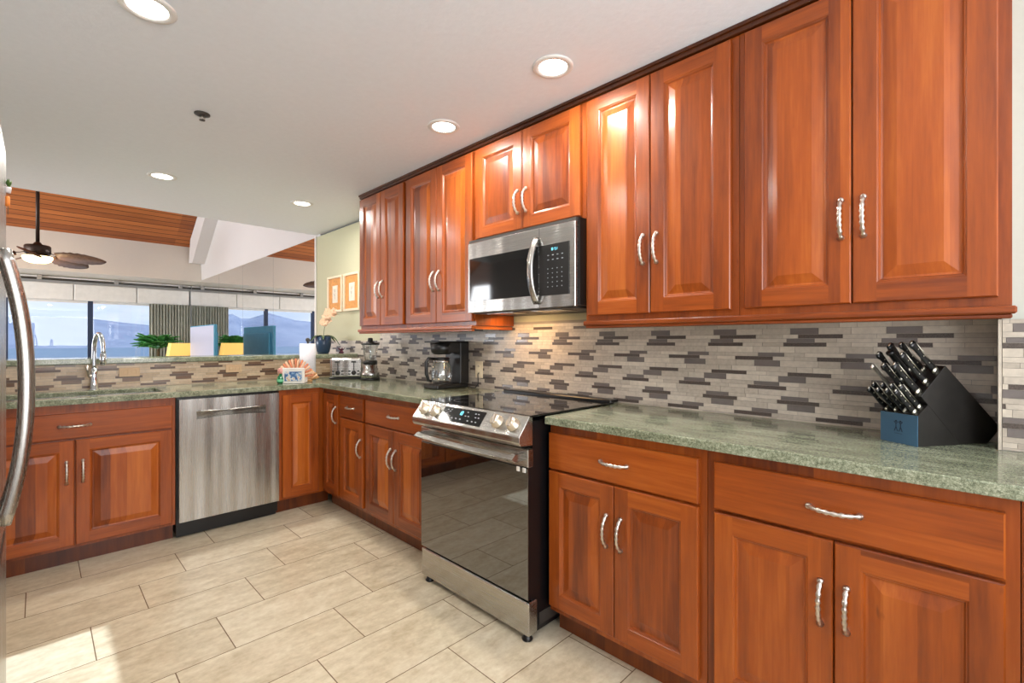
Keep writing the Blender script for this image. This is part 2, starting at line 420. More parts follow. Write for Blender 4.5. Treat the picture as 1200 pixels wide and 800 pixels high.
def hills():
    bm = B(); m = hill_mat(); rows = []
    for fr, dy in ((0, 0), (.45, 60), (.8, 130), (1, 200), (.6, 420)):
        row = []
        for a, hgt in ridge:
            Y = 1000 + dy; row.append(bm.bm.verts.new((a * Y, Y, -9.5 + fr * (hgt * 1200 + 10.7) + (0 if fr in (0, 1) else random.uniform(-1.5, 1.5)))))
        rows.append(row)
    fs = []
    for r0, r1 in zip(rows, rows[1:]):
        for i in range(len(ridge) - 1): fs.append(bm.bm.faces.new([r0[i], r0[i + 1], r1[i + 1], r1[i]]))
    bm.tag(fs, m, True); o = bm.build('island_mountains', kind='structure'); return o
hills()
b = B(); b.box(-14, 14, 11.4, 14.5, -.3, -.15, WHITE); struct(b, 'balcony_floor')

# pony wall and bar
b = B(); b.box(-1.2, WX, 4.1, 4.35, 0, 1.08, CREAM); struct(b, 'wall_half_height')
b = B(); b.box(-1.19, WX - .004, 4.065, 4.47, 1.081, 1.115, GR, .004)
meta(b.build('bar_top', origin=(.4, 4.27, 1.081)), 'long green granite bar top on the half-height tiled wall behind the sink', 'countertop')

# ------------------------------------------------------------------ mosaic tile fields
ROWS = [.9178, .925, .9405, .956, .9805, .996, 1.0115, 1.0345, 1.050, 1.066, 1.0905, 1.106, 1.127, 1.1515, 1.167, 1.1825, 1.2075, 1.223, 1.2385, 1.254, 1.2785, 1.296, 1.3115, 1.33]
PER = .2963
DARK = {1: (.892, .145, 'S'), 2: (.870, .097, 'M'), 3: (.743, .094, 'M'), 4: (.729, .144, 'S'), 5: (.764, .095, 'M'), 7: (.840, .143, 'S'), 8: (.865, .094, 'M'),
        9: (.773, .095, 'M'), 10: (.691, .144, 'S'), 12: (.566, .095, 'M'), 13: (.592, .144, 'S'), 14: (.551, .095, 'M'), 16: (.706, .144, 'S'), 17: (.744, .095, 'M'),
        18: (.655, .144, 'S'), 19: (.731, .095, 'M'), 21: (.850, .145, 'S')}
def tilefield(axis, fixed, out, a0, a1, zmax, name, cuts=(), TILE_L=TILE_L, TILE_M=TILE_M, TILE_S=TILE_S):
    """axis 'y': wall facing -x at x=fixed; axis 'x': wall facing -y at y=fixed"""
    b = B(); th = .007; g = .0012
    rng = random.Random(hash((a0, a1)) & 255)
    def tile(u0, u1, z0, z1, m):
        u0 = max(u0, a0); u1 = min(u1, a1)
        for c0, c1, k0, k1 in cuts:
            if u0 < c1 and u1 > c0 and z0 < k1 and z1 > k0:
                pass
        if u1 - u0 < .004: return
        d = out - rng.uniform(0, .0012)
        if axis == 'y': b.box(fixed - d, fixed - .002, u0 + g / 2, u1 - g / 2, z0 + g / 2, z1 - g / 2, m)
        else: b.box(u0 + g / 2, u1 - g / 2, fixed - d, fixed - .002, z0 + g / 2, z1 - g / 2, m)
    if axis == 'y': b.box(fixed - out + .0022, fixed - .0006, a0, a1, ROWS[0], zmax, GROUT)
    else: b.box(a0, a1, fixed - out + .0022, fixed - .0006, ROWS[0], zmax, GROUT)
    for i in range(len(ROWS) - 1):
        z0, z1 = ROWS[i], min(ROWS[i + 1], zmax)
        if z1 - z0 < .003: continue
        spans = []
        if i in DARK:
            s0, ln, k = DARK[i]
            if axis == 'x': s0 = 1.238 - s0 - ln
            n0 = math.floor((a0 - s0) / PER) - 1
            for n in range(n0, n0 + int((a1 - a0) / PER) + 4):
                spans.append((s0 + n * PER, s0 + n * PER + ln, TILE_S if k == 'S' else TILE_M))
        else:
            off = rng.uniform(0, PER); n0 = math.floor((a0 - off) / PER) - 1
            for n in range(n0, n0 + int((a1 - a0) / PER) + 4): spans.append((off + n * PER, off + n * PER + .145, rng.choice(TILE_L)))
        for j, (u0, u1, m) in enumerate(spans):
            tile(u0, u1, z0, z1, m)
            nxt = spans[j + 1][0] if j + 1 < len(spans) else u1 + .1
            mid = u1 + (nxt - u1) * (.35 + .3 * ((i * 7) % 3) / 2)
            tile(u1, mid, z0, z1, rng.choice(TILE_L)); tile(mid, nxt, z0, z1, rng.choice(TILE_L))
    return b
o = tilefield('y', WX, .012, -.041, 3.66, 1.345, 't').build('mosaic_backsplash', origin=(WX, 1.8, .9175))
meta(o, 'long mosaic strip-tile backsplash between right counter and wall cabinets', 'backsplash')
o = tilefield('y', WX, .012, 3.66, 4.985, 1.235, 't').build('mosaic_backsplash', origin=(WX, 4.3, .9175))
meta(o, 'low mosaic tile band on the green wall behind toaster and orchid', 'backsplash')
o = tilefield('x', 4.1, .012, -1.19, WX - .013, 1.079, 't', (), TILE_T, TILE_WARM_M, TILE_WARM_S).build('mosaic_backsplash', origin=(0, 4.1, .9175))
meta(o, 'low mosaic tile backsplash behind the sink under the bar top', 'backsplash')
o = tilefield('y', 1.95, .01, -1.4, -.042, 1.29, 't').build('mosaic_backsplash', origin=(1.95, -.7, .9175))
meta(o, 'stepped-out piece of mosaic tile right of the knife block', 'backsplash')
b = B(); b.box(1.935, 2.07, -.041, -.034, .918, 1.29, TILE_L[1]); struct(b, 'trim_tile_return')

# ------------------------------------------------------------------ cabinet pieces
def handle(parent, kind, c, L=.115, n=(-1, 0, 0), along=(0, 0, 1)):
    """arched twisted nickel pull; c = centre of the mounting line on the door face"""
    n = Vector(n); al = Vector(along); c = Vector(c); b = B()
    pts = []; rad = []
    N = 22
    for i in range(N + 1):
        t = -1 + 2 * i / N
        d = .004 + .026 * (1 - abs(t) ** 2.6)
        pts.append(c + al * (t * L / 2) + n * d)
        rad.append(.0062 + .0014 * math.cos(i * 1.9) + (.0022 if abs(t) > .93 else 0))
    b.tube(pts, rad, NICKEL, 8)
    for t in (-1, 1):
        p = c + al * (t * L / 2)
        b.lathe([(0, 0), (.009, 0), (.0085, .006), (.006, .010), (0, .011)], p, NICKEL, 10, axis=n)
    return b.build(kind, parent)

def door_mesh(face, ax, a0, a1, z0, z1, panel=True, th=.02, stile=.058):
    """ax='y': face plane x=face, outward -x; ax='x': plane y=face, outward -y. a: along-wall"""
    b = B(); out = -1
    def P(a, z, d):   # d = depth behind the front face
        return (face + d, a, z) if ax == 'y' else (a, face + d, z)
    def ring(i): return (a0 + i, a1 - i, z0 + i, z1 - i)
    def rect(i, d): A0, A1, Z0, Z1 = ring(i); return [b.bm.verts.new(P(a, z, d)) for a, z in ((A0, Z0), (A1, Z0), (A1, Z1), (A0, Z1))]
    flip = ax == 'y'
    def face_(vs, m):
        f = b.bm.faces.new(vs); b.tag([f], m)
    def bridge(r0, r1, ms):
        for k in range(4):
            face_([r0[k], r0[(k + 1) % 4], r1[(k + 1) % 4], r1[k]], ms[k])
    MS = [WH, WV, WH, WV]
    back = rect(0, th); e0 = rect(0, .0035); e1 = rect(.0035, 0)
    face_(back, WV); bridge(back, e0, MS); bridge(e0, e1, MS)
    if not panel:
        face_(e1, WH); return b
    s = min(stile, (a1 - a0) * .27)
    A0, A1, Z0, Z1 = ring(.0035)
    i0, i1, j0, j1 = a0 + s, a1 - s, z0 + stile, z1 - stile
    def V(a, z, d=0): return b.bm.verts.new(P(a, z, d))
    face_([V(A0, Z0), V(i0, Z0), V(i0, Z1), V(A0, Z1)], WV); face_([V(i1, Z0), V(A1, Z0), V(A1, Z1), V(i1, Z1)], WV)
    face_([V(i0, Z0), V(i1, Z0), V(i1, j0), V(i0, j0)], WH); face_([V(i0, j1), V(i1, j1), V(i1, Z1), V(i0, Z1)], WH)
    def rr(i, d): return [V(a, z, d) for a, z in ((i0 + i, j0 + i), (i1 - i, j0 + i), (i1 - i, j1 - i), (i0 + i, j1 - i))]
    w = min(.03, (i1 - i0) * .2)
    seq = [(0, 0), (.003, .003), (.0055, .0035), (.009, .009), (.013, .0105), (.016, .0105), (.016 + w, .003), (.018 + w, .003)]
    PR = [WP] * 4
    prev = rr(*seq[0])
    for q, sq in enumerate(seq[1:]):
        cur = rr(*sq); bridge(prev, cur, MS if q < 3 else PR); prev = cur
    face_(prev, WP)
    return b
def door(parent, face, ax, a0, a1, z0, z1, hpos=None, hz=None, L=.115, label=None):
    o = door_mesh(face, ax, a0, a1, z0, z1).build('door', parent)
    if hpos is not None:
        if ax == 'y': handle(o, 'handle', (face, hpos, hz), L, (-1, 0, 0))
        else: handle(o, 'handle', (hpos, face, hz), L, (0, -1, 0))
    return o
def drawer(parent, face, ax, a0, a1, z0, z1, L=.112, name='drawer'):
    o = door_mesh(face, ax, a0, a1, z0, z1, panel=False).build(name, parent)
    c = (a0 + a1) / 2; z = (z0 + z1) / 2
    if ax == 'y': handle(o, 'handle', (face, c, z), L, (-1, 0, 0), (0, 1, 0))
    else: handle(o, 'handle', (c, face, z), L, (0, -1, 0), (1, 0, 0))
    return o

FX = 1.505   # door face plane of the right-hand base cabinets
FY = 3.50    # door face plane of the sink run
BT = .884    # top of base boxes
def base_right(y0, y1, label, toe=True, xb=2.07):
    t = thing('base_cabinet', (1.8, (y0 + y1) / 2, 0), label, 'cabinet', 'cherry base cabinets')
    b = B(); b.box(FX + .021, xb, y0, y1, .10, BT, WV); b.build('cabinet_body', t)
    if toe:
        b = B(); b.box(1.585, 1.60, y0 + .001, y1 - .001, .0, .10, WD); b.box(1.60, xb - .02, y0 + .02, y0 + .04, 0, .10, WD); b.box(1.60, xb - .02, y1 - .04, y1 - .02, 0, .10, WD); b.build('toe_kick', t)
    return t
# right of the range
t = base_right(.627, 1.288, 'cherry base cabinet just right of the range, one drawer over two doors')
drawer(t, FX, 'y', .650, 1.282, .70, .847); door(t, FX, 'y', .968, 1.282, .128, .69, .997, .518); door(t, FX, 'y', .650, .965, .128, .69, .936, .518)
t = base_right(-.061, .625, 'cherry base cabinet below the knife block, wide drawer over two doors')
drawer(t, FX, 'y', -.038, .600, .70, .847, .115); door(t, FX, 'y', .283, .600, .128, .69, .311, .518); door(t, FX, 'y', -.038, .280, .128, .69, .252, .518)
t = base_right(-.75, -.063, 'cherry base cabinet at the far right end of the counter, cut by the frame', xb=1.938)
drawer(t, FX, 'y', -.72, -.085, .70, .847); door(t, FX, 'y', -.40, -.085, .128, .69, -.37, .518); door(t, FX, 'y', -.72, -.403, .128, .69, -.43, .518)
# left of the range
t = base_right(2.085, 2.862, 'cherry base cabinet just left of the range, drawer over two doors')
drawer(t, FX, 'y', 2.150, 2.846, .70, .847); door(t, FX, 'y', 2.503, 2.846, .128, .69, 2.53, .518); door(t, FX, 'y', 2.150, 2.500, .128, .69, 2.473, .518)
t = base_right(2.864, 3.228, 'narrow cherry base cabinet with one small drawer over a single door')
drawer(t, FX, 'y', 2.882, 3.214, .70, .847, .10); door(t, FX, 'y', 2.882, 3.214, .128, .69, 2.912, .518)
t = base_right(3.230, 3.520, 'slim cherry corner cabinet with a tall door under the counter')
door(t, FX, 'y', 3.246, 3.488, .128, .847, 3.276, .70)
# back run
def base_back(x0, x1, label, depth=4.07):
    t = thing('base_cabinet', ((x0 + x1) / 2, 3.8, 0), label, 'cabinet', 'cherry base cabinets')
    return t
t = base_back(1.203, 1.52, 'cherry corner cabinet with one handleless door right of the dishwasher')
b = B(); b.box(1.203, 1.523, FY + .021, 4.085, .10, BT, WV); b.build('cabinet_body', t)
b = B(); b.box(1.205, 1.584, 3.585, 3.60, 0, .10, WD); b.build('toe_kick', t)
door(t, FY, 'x', 1.222, 1.478, .118, .847)
t = base_back(-.33, .598, 'wide cherry sink cabinet with false drawer front over two doors')
b = B(); b.box(-.33, -.312, FY + .021, 4.07, .10, BT, WV); b.box(.58, .598, FY + .021, 4.07, .10, BT, WV); b.box(-.312, .58, 4.05, 4.07, .1, BT, WV); b.box(-.312, .58, FY + .021, 4.05, .1, .118, WV)
b.box(-.312, .58, FY + .021, FY + .04, .68, BT, WV); b.box(.13, .155, FY + .021, FY + .04, .118, .68, WV); b.build('cabinet_body', t)
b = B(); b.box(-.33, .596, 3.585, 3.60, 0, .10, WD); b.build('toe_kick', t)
drawer(t, FY, 'x', -.293, .580, .70, .838, .125, 'false_drawer_front'); door(t, FY, 'x', -.293, .140, .118, .69, .110, .518); door(t, FY, 'x', .146, .580, .118, .69, .176, .518)
t = base_back(-1.19, -.332, 'cherry base cabinet left of the sink, hidden behind the fridge')
b = B(); b.box(-1.19, -.332, FY + .021, 4.07, .10, BT, WV); b.build('cabinet_body', t)
b = B(); b.box(-1.19, -.334, 3.585, 3.60, 0, .10, WD); b.build('toe_kick', t)
drawer(t, FY, 'x', -1.17, -.35, .70, .838); door(t, FY, 'x', -.758, -.35, .118, .69, -.728, .518); door(t, FY, 'x', -1.17, -.762, .118, .69, -.79, .518)

# worktops
CE = 1.48; BE = 3.49
ZT = .9175; ZB = .885
b = B()
SX0, SX1, SY0, SY1 = -.25, .555, 3.60, 3.955
def sink_top():
    xs_ = [-1.19, SX0, SX1, CE, 2.07]; ys_ = [2.068, BE, SY0, SY1, 4.085]
    bm = b.bm; g = {}
    def v(i, j, z): 
        key = (i, j, z)
        if key not in g: g[key] = bm.verts.new((xs_[i], ys_[j], z))
        return g[key]
    solid = set()
    for i in range(4):
        for j in range(4):
            if j == 0 and i < 3: continue
            if i == 1 and j == 2: continue
            solid.add((i, j))
    fs = []
    for (i, j) in solid:
        fs.append(bm.faces.new([v(i, j, ZT), v(i + 1, j, ZT), v(i + 1, j + 1, ZT), v(i, j + 1, ZT)]))
        fs.append(bm.faces.new([v(i, j, ZB), v(i, j + 1, ZB), v(i + 1, j + 1, ZB), v(i + 1, j, ZB)]))
        for di, dj, e0, e1 in ((-1, 0, (0, 0), (0, 1)), (1, 0, (1, 0), (1, 1)), (0, -1, (0, 0), (1, 0)), (0, 1, (0, 1), (1, 1))):
            if (i + di, j + dj) not in solid:
                a = (i + e0[0], j + e0[1]); c = (i + e1[0], j + e1[1])
                fs.append(bm.faces.new([v(*a, ZT), v(*c, ZT), v(*c, ZB), v(*a, ZB)]))
    b.tag(fs, GR)
    bmesh.ops.recalc_face_normals(bm, faces=fs)
    es = [e for e in bm.edges if len(e.link_faces) == 2 and abs(e.verts[0].co.z - ZT) < 1e-5 and abs(e.verts[1].co.z - ZT) < 1e-5 and e.calc_face_angle(0) > 1]
    bmesh.ops.bevel(bm, geom=es, offset=.004, segments=2, affect='EDGES', profile=.5)
sink_top()
meta(b.build('worktop', origin=(1, 3.6, ZB)), 'L-shaped green granite worktop carrying sink, toaster and coffee maker', 'countertop')
b = B(); b.prism([(CE, -.75, ZB), (CE, 1.283, ZB), (2.07, 1.283, ZB), (2.07, -.033, ZB), (1.933, -.033, ZB), (1.933, -.75, ZB)], None, (0, 0, ZT - ZB), GR)
o = b.build('worktop', origin=(1.75, .3, ZB)); meta(o, 'straight green granite worktop right of the range under the knife block', 'countertop')
md = o.modifiers.new('edge', 'BEVEL'); md.width = .004; md.segments = 2; md.limit_method = 'ANGLE'

# sink and faucet
t = thing('kitchen_sink', (.15, 3.78, .70), 'undermount steel double sink in the granite in front of the faucet', 'sink')
for x0, x1 in ((SX0 + .004, .142), (.162, SX1 - .004)):
    b = B(); y0, y1 = SY0 + .004, SY1 - .004
    b.box(x0, x1, y0, y1, .71, .715, STEELX)
    for q in ((x0, x0 + .004, y0, y1), (x1 - .004, x1, y0, y1), (x0, x1, y0, y0 + .004), (x0, x1, y1 - .004, y1)): b.box(*q, .715, .892, STEELX)
    bo = b.build('basin', t)
    b = B(); b.lathe([(0, 0), (.04, 0), (.04, .004), (.03, .003), (.02, -.002), (0, -.002)], ((x0 + x1) / 2, y0 + .18, .7155), CHROME, 20); b.build('drain', bo)
b = B(); b.box(.142, .162, SY0 + .004, SY1 - .004, .87, .885, STEELX, .004); b.build('divider', t)
t = thing('faucet', (.253, 4.0, ZT), 'tall curved chrome pull-down faucet behind the sink', 'faucet')
b = B()
b.lathe([(0, 0), (.028, 0), (.028, .006), (.021, .012), (.019, .10), (.0165, .14), (0, .14)], (.253, 4.0, ZT), CHROME, 20)
b.build('base', t)
b = B(); pts = [(.253, 4.0, ZT + .13)]
for i in range(1, 5): pts.append((.253, 4.0, ZT + .13 + i * .03))
cx = .253
for i in range(1, 15):
    a = PI * i / 14 * 1.08; r = .085
    pts.append((cx + .018 * (1 - math.cos(a)), 4.0 - .062 * (1 - math.cos(a)), ZT + .252 + .105 * math.sin(a)))
b.tube(pts, .012, CHROME, 12); nb = b.build('neck', t)
b = B(); e = Vector(pts[-1]); b.tube([e + Vector((0, 0, .01)), e + Vector((-.001, .003, -.03)), e + Vector((-.002, .006, -.055)), e + Vector((-.002, .007, -.06))], [.0145, .0155, .017, .014], CHROME, 14); b.build('spray_head', t)
b = B(); b.tube([(.253, 4.0, ZT + .085), (.225, 3.985, ZT + .095)], .011, NICKEL, 10); b.tube([(.228, 3.985, ZT + .095), (.215, 3.97, ZT + .16)], [.007, .009], NICKEL, 10); b.build('lever', t)

# ------------------------------------------------------------------ wall cabinets
UX = 1.742
def upper(y0, y1, z0, label, doors, hz=1.602):
    t = thing('wall_cabinet', (1.9, (y0 + y1) / 2, z0), label, 'cabinet', 'cherry wall cabinets')
    b = B(); b.box(UX + .021, 2.068, y0, y1, z0, 2.318, WV); b.build('cabinet_body', t)
    for a0, a1, hp in doors: door(t, UX, 'y', a0, a1, z0 + (.023 if z0 < 1.5 else .012), 2.307, hp, hz)
    return t
upper(2.757, 3.395, 1.32, 'far left cherry wall cabinet beside the green wall, two tall doors', ((3.072, 3.384, 3.10), (2.775, 3.068, 3.04)))
upper(2.042, 2.755, 1.32, 'cherry wall cabinet left of the microwave, two tall doors', ((2.398, 2.738, 2.426), (2.056, 2.394, 2.366)))
upper(1.277, 2.040, 1.79, 'short cherry wall cabinet above the microwave', ((1.664, 2.024, 1.692), (1.298, 1.660, 1.632)), 1.945)
upper(.611, 1.275, 1.32, 'cherry wall cabinet just right of the microwave, two tall doors', ((.951, 1.256, .979), (.636, .947, .920)))
upper(-.056, .609, 1.32, 'near right cherry wall cabinet above the knife block, two wide doors', ((.281, .589, .306), (-.031, .277, .250)))
for y0, y1, l in ((2.044, 3.396, 'thin cherry light rail under the left pair of wall cabinets'), (-.064, 1.273, 'thin cherry light rail under the right pair of wall cabinets')):
    b = B()
    b.box(UX - .010, UX + .03, y0, y1, 1.298, 1.318, WH, .004); b.box(UX - .002, UX + .02, y0 + .008, y1 - .008, 1.286, 1.298, WH, .003)
    for yy in (y0 + .01, y1 - .03): b.box(UX + .03, 2.068, yy, yy + .018, 1.298, 1.318, WH)
    meta(b.build('light_rail', origin=(UX, (y0 + y1) / 2, 1.29)), l, 'trim', 'light rails')
b = B(); b.box(UX + .006, 2.07, -.056, 3.395, 2.319, CZ - .001, WDD, .002); b.box(UX - .002, UX + .03, -.058, 3.398, 2.336, CZ - .001, WDD, .002)  # shade of the gap above the doors is put into the wood colour
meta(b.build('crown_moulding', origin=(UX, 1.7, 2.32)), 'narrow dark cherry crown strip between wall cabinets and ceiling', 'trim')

# ------------------------------------------------------------------ dishwasher
t = thing('dishwasher', (.9, 3.8, 0), 'stainless steel dishwasher with pocket handle between the sink and corner cabinets', 'dishwasher')
b = B(); b.box(.605, 1.198, 3.535, 4.07, .03, .884, BLACK); b.build('body', t)
def dw_front():
    b = B(); x0, x1, z0, z1 = .612, 1.192, .112, .868; f = 3.487; px0, px1, pz0, pz1 = .702, 1.106, .738, .79
    V = lambda x, y, z: b.bm.verts.new((x, y, z))
    n = 16; fs = []
    X_ = [px0 + (px1 - px0) * i / n for i in range(n + 1)]
    low = [pz0 + .010 * (math.sin(PI * i / n)) for i in range(n + 1)]
    def Q(a): fs.append(b.bm.faces.new([V(*p) for p in a]))
    Q([(x0, f, z0), (px0, f, z0), (px0, f, z1), (x0, f, z1)]); Q([(px1, f, z0), (x1, f, z0), (x1, f, z1), (px1, f, z1)])
    for i in range(n):
        a, c = X_[i], X_[i + 1]
        Q([(a, f, z0), (c, f, z0), (c, f, low[i + 1]), (a, f, low[i])]); Q([(a, f, pz1), (c, f, pz1), (c, f, z1), (a, f, z1)])
        Q([(a, f, low[i]), (c, f, low[i + 1]), (c, f + .012, low[i + 1] - .004 + .012), (a, f + .012, low[i] + .008)])
        Q([(a, f + .012, low[i] + .008), (c, f + .012, low[i + 1] + .008), (c, f + .034, pz1 - .012), (a, f + .034, pz1 - .012)])
        Q([(a, f + .034, pz1 - .012), (c, f + .034, pz1 - .012), (c, f + .03, pz1), (a, f + .03, pz1)])
        Q([(a, f, pz1), (c, f, pz1), (c, f + .03, pz1), (a, f + .03, pz1)])
    for X0 in (px0, px1): Q([(X0, f, pz0), (X0, f, pz1), (X0, f + .034, pz1), (X0, f + .034, pz0)])
    b.tag(fs, STEEL)
    for q in ((x0, x0 + .002, z0, z1), (x1 - .002, x1, z0, z1)): b.box(q[0], q[1], f + .0005, f + .045, z0, z1, STEEL)
    b.box(x0, x1, f + .0005, f + .045, z0, z0 + .002, STEEL); b.box(x0, x1, f + .0005, f + .045, z1 - .002, z1, STEEL)
    return b
fr = dw_front().build('door', t, recalc=True)
b = B(); b.tube([(.708 + .392 * i / 12, 3.487 - .006 * math.sin(PI * i / 12), .7905 - .004 * math.sin(PI * i / 12)) for i in range(13)], .0045, STEELX, 8); b.build('pocket_handle', fr)
b = B(); b.box(.61, 1.194, 3.56, 3.575, .004, .11, BLACK); b.build('kick_plate', t)

# ------------------------------------------------------------------ range
R0, R1 = 1.298, 2.052; RC = (R0 + R1) / 2
t = thing('range', (1.7, RC, 0), 'slide-in stainless electric range with black glass oven door and four knobs', 'range')
b = B(); b.box(1.43, 2.05, R0 + .006, R1 - .006, .03, .90, BLACK); b.box(1.47, 1.99, R0 + .003, R1 - .003, .05, .10, DARKGREY); b.build('body', t)
b = B(); b.box(1.40, 1.455, R0, R1, .028, .165, STEELH, .004); b.build('storage_drawer', t)
b = B(); b.box(1.402, 1.43, R0 + .004, R1 - .004, .175, .788, BLACK)
b.box(1.3965, 1.402, R0 + .001, R1 - .001, .178, .712, OVENGLASS, .0015)
b.box(1.3955, 1.43, R0, R1, .714, .79, STEELH, .004); od = b.build('oven_door', t)
for i in range(9): 
    pass
b = B()
for i in range(9): b.box(1.404, 1.424, R0 - .0012, R0 + .002, .722 + i * .007, .7255 + i * .007, BLACK)
b.build('side_vent', od)
b = B(); pts = []; N = 20
for i in range(N + 1):
    tt = -1 + 2 * i / N; pts.append((1.352 - .008 * (1 - tt * tt), RC + tt * .347, .755 - .004 * (1 - tt * tt)))
b.tube(pts, .0185, STEELH, 4, flat=.8, up=(0, 0, 1), smooth=False)
for s_ in (-1, 1): b.box(1.35, 1.40, RC + s_ * .333 - .012, RC + s_ * .333 + .012, .737, .773, STEELH, .004)
b.build('door_handle', od)
b = B()
for yy in (1.318, 1.352): b.box(1.392, 1.397, yy - .008, yy + .008, .694, .713, WHITEPL, .001)
b.build('latch_tabs', od)
# control panel
b = B(); prof = [(1.425, R0 - .001, .922), (1.405, R0 - .001, .924), (1.342, R0 - .001, .846), (1.343, R0 - .001, .822), (1.352, R0 - .001, .808), (1.425, R0 - .001, .803)]
b.prism(prof, None, (0, R1 - R0 + .002, 0), STEELH, .003)
cp = b.build('control_panel', t)
KNOBM = plain('satin_champagne_metal', (226, 216, 196), .34, .85, var=0)
pn = Vector((-.078, 0, .063)).normalized(); pu = Vector((.063, 0, .078)).normalized()
pc = Vector((1.3735, 0, .885))
for yy in (1.358, 1.452, 1.893, 1.980):
    c = pc + Vector((0, yy, 0))
    b = B(); b.lathe([(0, 0), (.0295, 0), (.0295, .004), (.026, .006), (.0235, .024), (.021, .027), (0, .027)], c, KNOBM, 24, axis=pn)
    k = b.build('knob', cp)
    b = B(); o1 = c + pn * .026; y_ = Vector((0, 1, 0))
    d1 = (pu * .97 + y_ * .25).normalized(); d2 = pn.cross(d1)
    pts = [o1 + d1 * .022 + d2 * .006, o1 + d1 * .022 - d2 * .006, o1 - d1 * .022 - d2 * .006, o1 - d1 * .022 + d2 * .006]
    b.prism(pts, None, pn * .009, NICKEL, .0015); b.build('grip', k)
b = B(); w0, w1 = 1.545, 1.838
pts = [pc + pu * a + Vector((0, y_, 0)) + pn * .0006 for a, y_ in ((-.036, w0), (-.036, w1), (.036, w1), (.036, w0))]
b.prism(pts, None, pn * .0015, BLACKGLASS); dp = b.build('display_panel', cp)
CYAN = plain('cyan_display_light', (120, 220, 240), .5, em=(110, 215, 245), ems=2.0, var=0)
LEGEND = plain('grey_legend_print', (170, 176, 184), .6, var=0)
SEGS = {'0': 'abcdef', '1': 'bc', '2': 'abged', '5': 'afgcd'}
def digits(b, txt, org, ex, ez, nrm, w, hgt, m):
    th = w * .2
    for k, ch in enumerate(txt):
        o_ = org + ex * (k * w * 1.5)
        S_ = dict(a=(0, hgt, w, hgt), d=(0, 0, w, 0), g=(0, hgt / 2, w, hgt / 2), f=(0, hgt / 2, 0, hgt), e=(0, 0, 0, hgt / 2), b=(w, hgt / 2, w, hgt), c=(w, 0, w, hgt / 2))
        if ch == ':':
            for z in (.3, .7):
                q = o_ + ex * (w / 2) + ez * (hgt * z); b.prism([q, q + ex * th, q + ex * th + ez * th, q + ez * th], None, nrm * .0006, m)
            continue
        for s_ in SEGS[ch]:
            x0, z0, x1, z1 = S_[s_]
            if x0 == x1: P4 = [(x0 - th / 2, z0), (x0 + th / 2, z0), (x0 + th / 2, z1), (x0 - th / 2, z1)]
            else: P4 = [(x0, z0 - th / 2), (x1, z0 - th / 2), (x1, z0 + th / 2), (x0, z0 + th / 2)]
            b.prism([o_ + ex * a + ez * c for a, c in P4], None, nrm * .0006, m)
b = B(); digits(b, '10', pc + Vector((0, 1.714, 0)) + pu * .004 + pn * .0022, Vector((0, -1, 0)), pu, pn, .009, .018, CYAN); b.build('digits', dp)
b = B()
for (a, y_) in [(.02, 1.80), (.012, 1.78), (.022, 1.775), (-.02, 1.80), (-.02, 1.775), (-.02, 1.745), (-.02, 1.715), (-.02, 1.685), (.0, 1.64), (.0, 1.66), (-.022, 1.63), (-.022, 1.60), (-.022, 1.575), (.018, 1.60), (.018, 1.58), (0, 1.59), (0, 1.57), (.02, 1.655), (0, 1.80)]:
    q = pc + pu * a + Vector((0, y_, 0)) + pn * .0022; b = B()
    b.prism([q, q + Vector((0, .009, 0)), q + Vector((0, .009, 0)) + pu * .004, q + pu * .004], None, pn * .0004, LEGEND); b.build('touch_key', dp)
b = B(); b.box(1.41, 2.02, R0 - .004, R1 + .004, .9178, .926, BLACKGLASS, .002)
ck = b.build('cooktop', t)
b = B(); b.box(1.99, 2.06, R0 - .004, R1 + .004, .922, .938, BLACK, .004); b.build('rear_trim', t)
RING = plain('grey_burner_print', (62, 62, 64), .3, var=0)
for x_, y_, r_ in ((1.57, 1.50, .105), (1.57, 1.86, .085), (1.85, 1.50, .075), (1.85, 1.86, .095)):
    b = B(); b.lathe([(r_, 0), (r_ + .0025, 0), (r_ + .0025, .0003), (r_, .0003), (r_, 0)], (x_, y_, .926), RING, 48); b.build('burner_ring', ck)
for x_ in (1.425, 1.99):
    for y_ in (R0 + .03, R1 - .04):
        b = B(); b.lathe([(0, 0), (.022, 0), (.024, .006), (.018, .012), (.014, .03), (0, .03)], (x_, y_, 0), BLACK, 14); b.build('foot', t)

# ------------------------------------------------------------------ microwave
M0, M1 = 1.289, 2.030
t = thing('microwave', (1.88, (M0 + M1) / 2, 1.385), 'over-the-range stainless microwave with black window hung under the short cabinet', 'microwave')
b = B(); b.box(1.715, 2.068, M0 - .012, M1, 1.392, 1.786, BLACKPLASTIC); b.build('body', t)
b = B(); b.box(1.692, 1.715, M0 - .004, M1, 1.385, 1.770, STEELH, .003)
b.box(1.7, 1.715, M0 - .004, M1, 1.770, 1.786, DARKGREY)
mf = b.build('front', t)
b = B(); b.box(1.6885, 1.6925, 1.503, 2.012, 1.448, 1.682, BLACKGLASS, .001); b.build('window', mf)
b = B(); b.box(1.6885, 1.6925, 1.318, 1.497, 1.443, 1.682, BLACKPLASTIC, .001); kp = b.build('keypad', mf)
b = B(); b.box(1.6915, 1.6925, 1.4985, 1.500, 1.387, 1.768, BLACK); b.build('door_seam', mf)
b = B(); digits(b, '10:51', Vector((1.6883, 1.425, 1.652)), Vector((0, -1, 0)), Vector((0, 0, 1)), Vector((-1, 0, 0)), .0055, .011, CYAN); b.build('digits', kp)
b = B()
for r_ in range(8):
    for c_ in range(4):
        if r_ in (2,) : continue
        q = Vector((1.6883, 1.445 - c_ * .028, 1.628 - r_ * .021)); w_ = .010 if r_ < 2 else .005
        b = B(); b.box(1.6880, 1.6884, q.y - w_, q.y, q.z, q.z + .004, LEGEND); b.build('key', kp)
